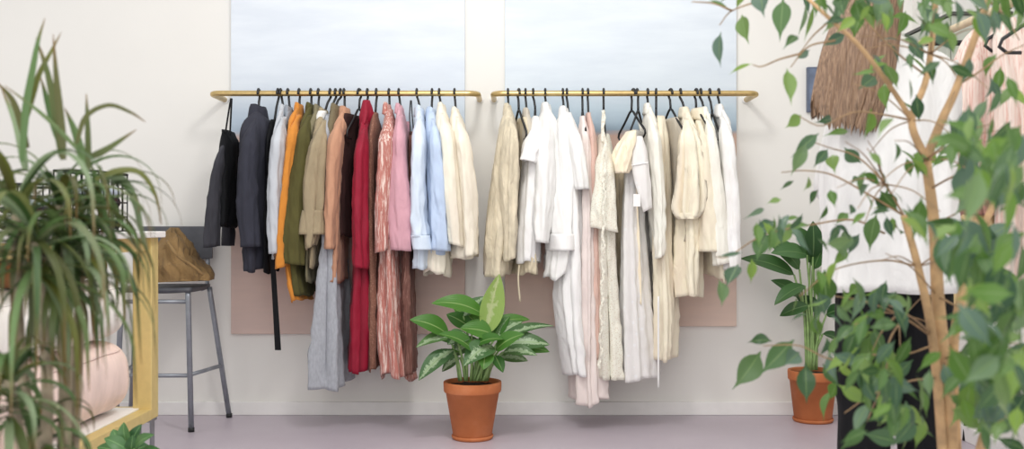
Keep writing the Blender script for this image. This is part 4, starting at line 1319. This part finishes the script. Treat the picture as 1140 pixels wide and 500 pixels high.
def basket(px0, px1, pyt, d, label):
    a = P(px0, pyt, d); b_ = P(px1, pyt, d)
    z0, z1 = zt1 + .004, a.z
    x0, x1, y0, y1 = a.x, b_.x, d, d + .26
    root = thing('wire_basket', label, 'basket', ((x0 + x1) / 2, d + .13, zt1), 'wire baskets on the worktable')
    mb = MB()
    nx = 7; nz = 4
    for k in range(nx + 1):
        x = x0 + (x1 - x0) * k / nx
        mb.tube([(x, y0, z1), (x, y0, z0), (x, y1, z0), (x, y1, z1)], .0022, 6)
        y = y0 + (y1 - y0) * k / nx
        mb.tube([(x0, y, z1), (x0, y, z0), (x1, y, z0), (x1, y, z1)], .0022, 6)
    for k in range(nz + 1):
        z = z0 + (z1 - z0) * k / nz
        mb.tube([(x0, y0, z), (x1, y0, z), (x1, y1, z), (x0, y1, z), (x0, y0, z)], .004 if k == nz else .0022, 6)
    mb.build('wire_mesh', M_wire, root)
    cols = [K['black'], K['white'], K['darkbrown'], K['paleblue']]
    nl = 4
    for k in range(nl):
        za = z0 + .006 + (z1 - z0 - .04) * k / nl; zc = z0 + .002 + (z1 - z0 - .04) * (k + 1) / nl
        o = MB().box((x0 + .012, y0 + .012, za), (x1 - .012, y1 - .012, zc)).build('folded_cloth', cols[k % 4], None, smooth=False, bevel=.012)
        tag(o, ['folded black cloth lowest in the ', 'folded white cloth in the ', 'folded dark brown cloth in the ', 'folded pale blue cloth topmost in the '][k] + label.split(' on ')[0], 'cloth', 'folded cloths in the wire baskets')


basket(-10, 48, 205, 2.75, 'left black wire basket on the worktable')
basket(60, 104, 190, 2.95, 'right black wire basket on the worktable')

# ------------------------------------------------------------------ bar stool by the wall
M_plate = plain('dark_grey_plate', (82, 84, 90), .5, .1)
M_leg = plain('grey_tube', (150, 155, 163), .4, .5)
xa, xb = -1.80, -1.455
ya, ybk = 4.587, 4.90
zs = .655
st = thing('bar_stool', 'tall grey metal bar stool with dark low backrest by the wall', 'stool', ((xa + xb) / 2, (ya + ybk) / 2, 0))
mb = MB()
vs, fs = [], []
nu, nv = 12, 10
for top in (1, 0):
    for j in range(nv + 1):
        for i in range(nu + 1):
            u, w_ = i / nu * 2 - 1, j / nv * 2 - 1
            dish = -.014 * (1 - u * u) * (1 - w_ * w_)
            vs.append(((xa + xb) / 2 + u * (xb - xa) / 2 * (1.0 - .04 * w_ * w_), (ya + ybk) / 2 + w_ * (ybk - ya) / 2 * (1 - .04 * u * u), zs + dish + (0 if top else -.022)))
sz = (nu + 1) * (nv + 1)
for j in range(nv):
    for i in range(nu):
        a_ = j * (nu + 1) + i
        fs.append((a_, a_ + 1, a_ + nu + 2, a_ + nu + 1)); fs.append((sz + a_, sz + a_ + nu + 1, sz + a_ + nu + 2, sz + a_ + 1))
rim = [i for i in range(nu + 1)] + [j * (nu + 1) + nu for j in range(1, nv + 1)] + [nv * (nu + 1) + i for i in range(nu - 1, -1, -1)] + [j * (nu + 1) for j in range(nv - 1, 0, -1)]
for k in range(len(rim)):
    a_, b_ = rim[k], rim[(k + 1) % len(rim)]
    fs.append((a_, sz + a_, sz + b_, b_))
mb.add(vs, fs).build('seat', M_plate, st)
# curved backrest
vs, fs = [], []
n = 18
z0_, z1_ = H + (CY - 290) * 4.9 / F, H + (CY - 252) * 4.93 / F
for i in range(n + 1):
    u = i / n * 2 - 1
    x = (xa + xb) / 2 + u * (xb - xa) / 2 * 1.0
    y = ybk + .035 - .03 * u * u
    for (dy, z) in ((0, z0_ + .01 * u * u), (0, z1_), (.012, z1_), (.012, z0_ + .01 * u * u)):
        vs.append((x, y + dy, z))
for i in range(n):
    for k in range(4):
        k2 = (k + 1) % 4
        fs.append((i * 4 + k, i * 4 + k2, (i + 1) * 4 + k2, (i + 1) * 4 + k))
fs += [(3, 2, 1, 0), tuple(n * 4 + k for k in range(4))]
MB().add(vs, fs).build('backrest', M_plate, st, smooth=False, bevel=.004)
FR, BR = Vector((-1.456, 4.587, .008)), Vector((-1.38, 4.93, .008))
FLg, BL = Vector((-1.80, 4.587, .008)), Vector((-1.86, 4.93, .008))
FRt, BRt = Vector((-1.478, 4.61, zs - .02)), Vector((-1.455, 4.86, zs - .02))
FLt, BLt = Vector((-1.78, 4.61, zs - .02)), Vector((-1.80, 4.86, zs - .02))
for f_, t_ in ((FR, FRt), (FLg, FLt), (BR, BRt), (BL, BLt)):
    o = MB().tube([f_, f_ * .04 + t_ * .96, t_ + Vector((0, 0, .006))], .0125, 12).build('leg', M_leg, st)
    MB().tube([f_ + Vector((0, 0, -.007)), f_ + Vector((0, 0, .012))], .0145, 12).build('foot_cap', M_rub, o)
lerp = lambda a_, b_, z: a_ + (b_ - a_) * ((z - a_.z) / (b_.z - a_.z))
for (a0_, a1_, b0_, b1_, z) in ((FR, FRt, FLg, FLt, .255), (FR, FRt, BR, BRt, .258), (FLg, FLt, BL, BLt, .258), (FR, FRt, FLg, FLt, .59)):
    MB().tube([lerp(a0_, a1_, z), lerp(b0_, b1_, z)], .0095, 10).build('crossbar', M_leg, st)
for x in (xa + .03, xb - .03):
    MB().tube([(x, ybk - .06, zs - .022), (x, ybk + .02, zs - .018), (x, ybk + .033, zs + .06), (x, ybk + .034, z1_ - .03)], .010, 10).build('back_support', M_leg, st)

# slumped brown bag on the seat
M_bag = cloth('brown_canvas', (134, 108, 72), var=.2, wrinkle=1.2, scale=9)
bgc = P(197, 313, 4.73)
bg = thing('canvas_bag', 'crumpled brown canvas bag slumped on the bar stool seat', 'bag', (bgc.x, 4.73, zs))
vs, fs = [], []
rows = [(312, 168, 233), (307, 167, 234), (298, 168, 228), (288, 170, 218), (276, 173, 212), (266, 178, 206), (258, 186, 201), (254, 190, 196)]
MBb = MB()
rr_ = [(py, l, r) for (py, l, r) in rows][::-1]
v_, f_, u_ = ring_stack(rr_, 4.71, lambda s: .03 + .11 * min(1, s * 1.4), 0, 56, 26, .28, (3, 5, 9), random.Random(3), crease=.016, ftop=.5)
v_ = [Vector((p.x, p.y, max(p.z, zs - .002))) for p in v_]
n_ = len(v_)
f_.append(tuple(range(55, -1, -1))[::-1]); f_.append(tuple(n_ - 56 + k for k in range(56)))
MBb.add(v_, f_).build('bag_body', M_bag, bg)
MB().tube([Vector(p) for p in smooth_path([P(186, 268, 4.60), P(198, 285, 4.55), P(214, 296, 4.55), P(226, 306, 4.58)], 8)], .007, 8).build('strap', M_bag, bg)

# ------------------------------------------------------------------ right side: rail end with clothes, cabinet, picture, low stool
SRX, SRZ = 1.5, 1.607
t = thing('clothes_rail', 'pale wooden clothes rail along the right wall', 'clothes rail', (SRX, 3.2, SRZ))
M_wood = plain('pale_wood', (222, 202, 168), .55, 0, 25, .06, .1)
MB().tube([(SRX, 2.45, SRZ), (SRX, 3.75, SRZ)], .013, 14).build('rod', M_wood, t)
for y in (2.5, 3.7):
    MB().tube([(SRX, y, SRZ), (X1, y, SRZ)], .010, 12).build('bracket', M_wire, t)


def side_hanger(y, label, yaw=math.pi / 2, bar=.19, px=SRX):
    return hanger(0, 0, yaw, label, bar=bar, rail_x=px, rail_y=y, rail_z=SRZ, group='hangers on the side rail') if False else None


def hang2(y, label, bar=.19, drop=.115, stem=.055, yaw=math.pi / 2):
    o0 = Vector((SRX, y, SRZ)); du = Vector((math.sin(yaw), -math.cos(yaw), 0))
    R = .021
    pts = [o0 + du * R * math.cos(math.radians(a_)) + Vector((0, 0, R * math.sin(math.radians(a_)))) for a_ in range(-20, 201, 20)]
    neck = o0 + Vector((0, 0, -stem))
    pts += [o0 - du * R * .7 + Vector((0, 0, -.02)), neck + Vector((0, 0, .012)), neck]
    mb = MB().tube(pts, .0042, 8)
    for s in (1, -1):
        e = neck + du * s * bar
        mb.tube([neck, neck + du * s * .02 + Vector((0, 0, -.006)), neck + du * s * bar * .55 + Vector((0, 0, -drop * .5)), e + Vector((0, 0, -drop)), e + du * s * .008 + Vector((0, 0, -drop - .02)),
                 e - du * s * .012 + Vector((0, 0, -drop - .036)), e - du * s * .05 + Vector((0, 0, -drop - .036))], .0052, 8)
    ob = mb.build('clothes_hanger', M_hang)
    for vtx in ob.data.vertices: vtx.co -= o0
    ob.location = o0
    tag(ob, label, 'hanger', 'black hangers on the side rail')


hang2(3.22, 'black hanger holding the pink striped blouse', .05, .03, .07)
hang2(3.08, 'black hanger holding the blush and white tunic', .05, .03, .07)
hang2(2.70, 'empty black hanger nearest on the side rail')
M_str = cloth('pink_striped', (240, 222, 212), stripes=((222, 176, 164), 46.0, (3, 3, .1), .54), transl=.1)
M_mauve = cloth('mauve_frill', (196, 152, 140), wrinkle=.9, transl=.1)
M_gold_cr = cloth('golden_cream', (240, 216, 168), wrinkle=.6, transl=.1, rough=.6)
M_bl2 = cloth('blush_tunic', (240, 224, 214), stripes=((228, 190, 178), 30.0, (3, 3, .1), .56), transl=.1)
rs = random.Random(77)
g1 = thing('blouse', 'pink striped blouse over a cream skirt on the side rail', 'blouse', (SRX, 3.22, .6))
MB().add(*ring_stack([(32, 1082, 1108), (42, 1072, 1118), (64, 1064, 1124), (110, 1060, 1126), (180, 1063, 1124), (210, 1066, 1120)], 3.22, lambda s: .05 + .03 * min(1, s * 4), 0, 64, 30, .3, (5, 9, 14), rs)).build('body', M_str, g1, solid=.002)
MB().add(*ring_stack([(196, 1066, 1120), (215, 1065, 1120), (240, 1070, 1114)], 3.215, lambda s: .083, 0, 64, 14, .5, (7, 11, 15), rs)).build('gathered_hem', M_mauve, g1, solid=.002)
MB().add(*ring_stack([(225, 1072, 1112), (280, 1067, 1114), (345, 1062, 1118)], 3.22, lambda s: .06 + .02 * s, 0, 64, 24, .45, (7, 11, 15), rs)).build('skirt', M_gold_cr, g1, solid=.002)
g2 = thing('tunic', 'blush and white tunic at the right edge of the photo', 'tunic', (SRX, 3.08, .5))
MB().add(*ring_stack([(22, 1112, 1130), (34, 1102, 1142), (60, 1104, 1156), (120, 1110, 1164), (240, 1112, 1166), (350, 1108, 1168)], 3.06, lambda s: .04 + .02 * min(1, s * 4), 0, 64, 36, .35, (5, 9, 14), rs)).build('body', M_bl2, g2, solid=.002)

M_cab = plain('grey_green_panel', (176, 180, 168), .6, 0, 8, .03, .03)
a_ = P(1060, 17, 4.0)
cb = thing('wall_cabinet', 'grey-green wall cabinet above the pink striped blouse', 'cabinet', (1.85, 4.2, 1.25))
MB().box((a_.x, 4.0, 1.25), (X1 - .001, 4.45, a_.z)).build('carcass', M_cab, cb, smooth=False, bevel=.003)
MB().box((a_.x - .01, 3.99, a_.z), (X1 - .001, 4.46, a_.z + .014)).build('cabinet_top', plain('dark_edge', (70, 70, 66), .5), cb, smooth=False, bevel=.002)
MB().box((a_.x - .016, 4.01, 1.26), (a_.x - .001, 4.44, a_.z - .01)).build('door', M_cab, cb, smooth=False, bevel=.003)

p0, p1 = P(898, 125, 4.99), P(950, 75, 4.99)
pic = thing('framed_picture', 'small slate blue picture on the back wall beside the hair', 'picture', ((p0.x + p1.x) / 2, 4.99, p0.z))
M_slate = plain('slate_paint', (104, 116, 138), .7, 0, 12, .14, .05)
MB().box((p0.x, 4.975, p0.z), (p1.x, 4.999, p1.z)).build('frame', plain('pale_blue_frame', (92, 102, 122), .5), pic, smooth=False, bevel=.002)
MB().box((p0.x + .008, 4.972, p0.z + .008), (p1.x - .008, 4.976, p1.z - .008)).build('picture_panel', M_slate, pic, smooth=False)

# low mauve stool on the floor
lc = P(1088, 480, 4.5); lc.z = 0
ls = thing('footstool', 'low mauve footstool with thin black legs near the right wall', 'stool', lc)
M_mv = cloth('mauve_velvet', (176, 158, 176), rough=.8, sheen=.5)
MB().lathe(lc, [(0, .17), (.13, .17), (.155, .18), (.165, .21), (.155, .24), (.12, .255), (0, .258)], 40).build('cushion', M_mv, ls)
for k in range(4):
    an = math.pi / 4 + k * math.pi / 2
    MB().tube([lc + Vector((.15 * math.cos(an), .15 * math.sin(an), .002)), lc + Vector((.11 * math.cos(an), .11 * math.sin(an), .175))], .008, 10).build('leg', M_wire, ls)

# ------------------------------------------------------------------ the person browsing, seen from behind
DP = 2.8
pr = thing('person', 'person with long brown hair in loose white shirt and black trousers seen from behind', 'person', (1.05, DP, 0))
O = Vector((1.05, DP, 0))
M_skin = plain('skin', (226, 182, 158), .5, 0, 20, .03, .02)
V, E, Rr_ = [], [], []


def sv(p, r, par=None):
    V.append(O + Vector(p)); Rr_.append(r)
    if par is not None: E.append((par, len(V) - 1))
    return len(V) - 1


pel = sv((0, 0, .90), .115)
wa = sv((-.02, .0, 1.06), .10, pel); ch = sv((-.04, 0, 1.24), .115, wa); nb = sv((-.05, -.005, 1.385), .06, ch)
nk = sv((-.052, .005, 1.45), .045, nb); jaw = sv((-.05, .03, 1.53), .06, nk); sk = sv((-.05, .02, 1.61), .082, jaw); cr_ = sv((-.05, .015, 1.675), .06, sk)
nose = sv((-.045, .115, 1.585), .010, sk)
for s in (-1, 1):
    sv((-.05 + s * .088, .01, 1.59), .012, sk)
HANDS = []
for s, sh, el_, wr in ((-1, (-.10, 0, 1.285), (-.115, .12, 1.07), (-.03, .30, 1.10)), (1, (.125, 0, 1.385), (.165, .11, 1.13), (.20, .31, 1.22))):
    a1 = sv((sh[0] * .55 - .02, 0, sh[2] + .01), .055, ch); a2 = sv(sh, .05, a1); a3 = sv(el_, .037, a2); a4 = sv(wr, .025, a3)
    d_ = (Vector(wr) - Vector(el_)).normalized()
    sd = d_.cross(Vector((0, 0, 1))).normalized()
    pa = sv(Vector(wr) + d_ * .05, .024, a4)
    for k, (off, ln) in enumerate(((-.03, .062), (-.01, .072), (.01, .068), (.03, .052))):
        k1 = sv(Vector(wr) + d_ * .088 + sd * off, .010, pa)
        k2 = sv(Vector(wr) + d_ * (.088 + ln * .5) + sd * off * 1.1 + Vector((0, 0, -.008)), .0085, k1)
        sv(Vector(wr) + d_ * (.088 + ln * .85) + sd * off * 1.1 + Vector((0, 0, -.032)), .007, k2)
    t1 = sv(Vector(wr) + d_ * .05 + sd * (-.036 * s) + Vector((0, 0, -.01)), .011, pa)
    sv(Vector(wr) + d_ * .085 + sd * (-.05 * s) + Vector((0, 0, -.03)), .008, t1)
for s, hx in ((-1, -.075), (1, .085)):
    h1 = sv((hx, 0, .82), .085, pel); k_ = sv((hx + s * .005, .01, .48), .056, h1); an_ = sv((hx + s * .01, -.02, .085), .037, k_)
    ft = sv((hx + s * .015, .09, .045), .034, an_); sv((hx + s * .02, .17, .035), .026, ft)
me = bpy.data.meshes.new('body')
me.from_pydata([tuple(p - O) for p in V], E, [])
bo = bpy.data.objects.new('body', me); C.objects.link(bo); bo.parent = pr
me.materials.append(M_skin)
sk_ = bo.modifiers.new('Skin', 'SKIN'); sk_.use_smooth_shade = True
lay = me.skin_vertices[0].data if len(me.skin_vertices) else None
if lay is None:
    import bmesh
    bmm = bmesh.new(); bmm.from_mesh(me); bmm.verts.layers.skin.verify(); bmm.to_mesh(me); bmm.free()
    lay = me.skin_vertices[0].data
for i, r_ in enumerate(Rr_):
    lay[i].radius = (r_, r_ * (.8 if i in (pel, wa, ch) else 1)); lay[i].use_root = (i == pel)
bo.modifiers.new('Subsurf', 'SUBSURF').render_levels = 2
M_eye = plain('eye_white', (236, 234, 230), .2); M_lip = plain('lip', (190, 110, 104), .5)
for s in (-1, 1):
    MB().lathe(O + Vector((-.048 + s * .031, .088, 1.603)), [(0, -.010), (.007, -.007), (.010, 0), (.007, .007), (0, .010)], 14).build('eye', M_eye, pr)
MB().tube([O + Vector((-.07, .088, 1.545)), O + Vector((-.047, .097, 1.546)), O + Vector((-.022, .088, 1.545))], [.003, .006, .003], 8).build('mouth', M_lip, pr)

M_shirt = cloth('white_shirt', (232, 231, 229), transl=.08, wrinkle=.5)
M_blk = cloth('black_trousers', (17, 17, 20), wrinkle=.4)
rp = random.Random(5)


def ptube(rows, n=56, folds=.05, nf=(4, 7, 11), cr=.006, rnd=rp):
    """rows: (z, cx, cy, rx, ry)"""
    R = smooth_path(rows, 5)
    ph = [rnd.uniform(0, 6.28) for _ in nf]
    vs, fs = [], []
    for i, (z, cx, cy, rx, ry) in enumerate(R):
        s = i / (len(R) - 1)
        for k in range(n):
            an = 2 * math.pi * k / n
            f = 1 + folds * (.2 + .8 * s) * sum(math.sin(q * an + p_ + s * 2) for q, p_ in zip(nf, ph)) / 2
            p = O + Vector((cx + rx * math.cos(an) * f, cy + ry * math.sin(an) * f, z))
            vs.append(p + noise.noise_vector(p * 9) * cr)
    for i in range(len(R) - 1):
        for k in range(n):
            k2 = (k + 1) % n
            fs.append((i * n + k, (i + 1) * n + k, (i + 1) * n + k2, i * n + k2))
    return vs, fs


MB().add(*ptube([(1.455, -.045, 0, .052, .055), (1.43, -.01, 0, .085, .06), (1.405, .025, 0, .118, .085), (1.36, .022, 0, .15, .105), (1.29, .01, 0, .165, .12), (1.2, -.004, 0, .176, .135), (1.05, -.008, 0, .182, .145), (.88, .0, 0, .182, .15), (.76, .0, 0, .185, .155)],
                72, .10, (4, 7, 12))).build('shirt', M_shirt, pr, solid=.003)


def limb(pts, rad, n=28, folds=.05):
    w = [Vector(p[:3]) for p in smooth_path([tuple(p) for p in pts], 6)]
    rs_ = np.interp(np.linspace(0, len(pts) - 1, len(w)), range(len(pts)), rad)
    return MB().tube([O + p for p in w], list(rs_), n, cap=False)


for sh, el_, wr in (((-.09, 0, 1.285), (-.115, .11, 1.06), (-.03, .29, 1.09)), ((.105, 0, 1.385), (.16, .10, 1.12), (.195, .30, 1.21))):
    l_ = limb([sh, ((sh[0] + el_[0]) / 2 - .008, .02, (sh[2] + el_[2]) / 2), el_, ((el_[0] + wr[0]) / 2, (el_[1] + wr[1]) / 2, (el_[2] + wr[2]) / 2 - .01), wr], [.078, .072, .062, .052, .042])
    l_.v = [p + noise.noise_vector(p * 11) * .009 for p in l_.v]
    l_.build('shirt_sleeve', M_shirt, pr, solid=.003)
tr_ = MB()
tr_.add(*ptube([(1.0, 0, 0, .14, .10), (.95, 0, 0, .155, .115), (.85, .003, 0, .158, .125), (.78, .003, 0, .152, .12), (.74, .003, 0, .12, .09)], 48, .02))
for s, hx in ((-1, -.073), (1, .083)):
    tr_.add(*ptube([(.86, hx, 0, .07, .10), (.76, hx, 0, .076, .11), (.50, hx + s * .0, .005, .080, .09), (.44, hx + s * .004, .0, .070, .085), (.25, hx + s * .008, -.01, .066, .08), (.05, hx + s * .01, -.015, .068, .085)], 36, .04))
tr_.build('trousers', M_blk, pr, solid=.002)
M_shoe = plain('black_shoe', (30, 30, 32), .4)
for s, hx in ((-1, -.065), (1, .095)):
    vs, fs = [], []
    n, m_ = 20, 14
    for i in range(m_ + 1):
        q = i / m_
        w_ = .038 * (math.sin(math.pi * min(1, .12 + .8 * q)) ** .5)
        hgt = .075 * (1 - q) ** .6 + .03
        for k in range(n):
            an = 2 * math.pi * k / n
            vs.append(O + Vector((hx + s * .02 * q + w_ * math.cos(an), -.065 + .25 * q, max(.002, hgt * .5 + hgt * .5 * math.sin(an)))))
    for i in range(m_):
        for k in range(n):
            fs.append((i * n + k, i * n + (k + 1) % n, (i + 1) * n + (k + 1) % n, (i + 1) * n + k))
    fs += [tuple(range(n - 1, -1, -1)), tuple(m_ * n + k for k in range(n))]
    MB().add(vs, fs).build('shoe', M_shoe, pr)

# long hair: skull cap flowing into a straight fall leaning to the left
m, nt, b = new_mat('brown_hair')
b.inputs['Roughness'].default_value = .5
n1 = N(nt, 'ShaderNodeTexNoise', Scale=90.0, Detail=6.0)
nt.links.new(coords(nt, (3.2, 3.2, .06)), n1.inputs['Vector'])
r = ramp(nt, [(.3, (98, 74, 56)), (.5, (130, 102, 79)), (.7, (156, 128, 102))])
nt.links.new(n1.outputs['Fac'], r.inputs['Fac']); nt.links.new(r.outputs['Color'], b.inputs['Base Color'])
bump(nt, b, n1.outputs['Fac'], .35, .004)
M_hair = m
hr = [(-44, 962, 984, .05), (-38, 948, 996, .09), (-20, 942, 1002, .105), (0, 938, 1001, .10), (25, 927, 1000, .085), (55, 916, 998, .075), (90, 908, 993, .06), (112, 905, 984, .05), (126, 904, 974, .045)]
R = smooth_path(hr, 5)
n = 220
rh = random.Random(9)
ph = [rh.uniform(0, 6.28) for _ in range(6)]
endj = [rh.uniform(-.03, .012) + .022 * noise.noise(Vector((k * .09, 4, 1))) for k in range(n)]
vs, fs = [], []
for i, (py, l, r_, ry) in enumerate(R):
    s = i / (len(R) - 1)
    dd = DP - .02 + .02 * (1 - s) - .09 * s
    cx, rx, z = ((l + r_) / 2 - CX) * dd / F, (r_ - l) / 2 * dd / F, H + (CY - py) * dd / F
    for k in range(n):
        an = 2 * math.pi * k / n
        f = 1 + .03 * s * sum(math.sin(q * an + p_ + 1.5 * s) for q, p_ in zip((5, 9, 17, 29, 41, 57), ph)) / 1.6
        vs.append(Vector((cx + rx * f * math.cos(an), dd + ry * f * math.sin(an), z + ((endj[k] - .05 * max(0, math.cos(an - 5.0)) + .01) * max(0, s - .7) / .3))))
for i in range(len(R) - 1):
    for k in range(n):
        fs.append((i * n + k, (i + 1) * n + k, (i + 1) * n + (k + 1) % n, i * n + (k + 1) % n))
fs.append(tuple(range(n)))
hmb = MB().add(vs, fs)
for k in range(150):   # loose locks over the surface
    an = rh.uniform(math.pi, 2 * math.pi)
    pts = []
    for j in range(8):
        s = .25 + .75 * j / 7
        q = R[min(len(R) - 1, int(s * (len(R) - 1)))]
        dd = DP - .09 * s
        pts.append(Vector((((q[1] + q[2]) / 2 - CX) * dd / F + (q[2] - q[1]) / 2 * dd / F * 1.02 * math.cos(an + .06 * math.sin(j * .8 + k)), dd + q[3] * 1.04 * math.sin(an), H + (CY - q[0]) * dd / F - (.02 * rh.random() if j == 7 else 0))))
    hmb.tube(pts, [.001, .0014, .0014, .0013, .0012, .001, .0008, .0004], 5)
hmb.build('hair', M_hair, pr)

# ------------------------------------------------------------------ light, camera, world
def area(name, loc, size, power, col=(1, 1, 1), target=None, sy=None):
    l = bpy.data.lights.new(name, 'AREA')
    l.energy = power; l.color = col
    l.shape = 'RECTANGLE' if sy else 'SQUARE'
    l.size = size
    if sy: l.size_y = sy
    o = bpy.data.objects.new(name, l); C.objects.link(o)
    o.location = loc
    d = (Vector(target) - Vector(loc)) if target else Vector((0, 0, -1))
    o.rotation_euler = d.to_track_quat('-Z', 'Y').to_euler()
    return o


area('ceiling_lamp_light', (0, 3.0, 2.8), .4, 18, (1, .98, .95), (0, 4.2, .4))
area('ceiling_panel_light', (0, 1.2, 3.0), 3.6, 40, (1, .99, .97), (0, 3.2, 0), 2.6)
area('front_fill_light', (-1.0, -1.2, 1.3), 3.2, 42, (.97, .99, 1), (0.2, 4.8, .6), 2.0)  # added frontal fill from the left to lift the lower wall, no window there
w = bpy.data.worlds.new('World'); bpy.context.scene.world = w
w.use_nodes = True
bgn = w.node_tree.nodes['Background']
bgn.inputs['Color'].default_value = (1.0, .99, .98, 1); bgn.inputs['Strength'].default_value = .76

cam = bpy.data.cameras.new('camera')
cam.sensor_width = 36; cam.sensor_fit = 'HORIZONTAL'
cam.lens = F / 1140 * 36
co = bpy.data.objects.new('camera', cam); C.objects.link(co)
co.location = (0, 0, H)
co.rotation_euler = (math.pi / 2, 0, 0)
cam.clip_start = .05
cam.dof.use_dof = True; cam.dof.focus_distance = 4.6; cam.dof.aperture_fstop = 4.5
sc = bpy.context.scene
sc.camera = co
sc.view_settings.view_transform = 'Standard'
try: sc.view_settings.look = 'None'
except Exception: pass
sc.view_settings.exposure = 0.2; sc.view_settings.gamma = 1
sc.view_settings.use_curve_mapping = False
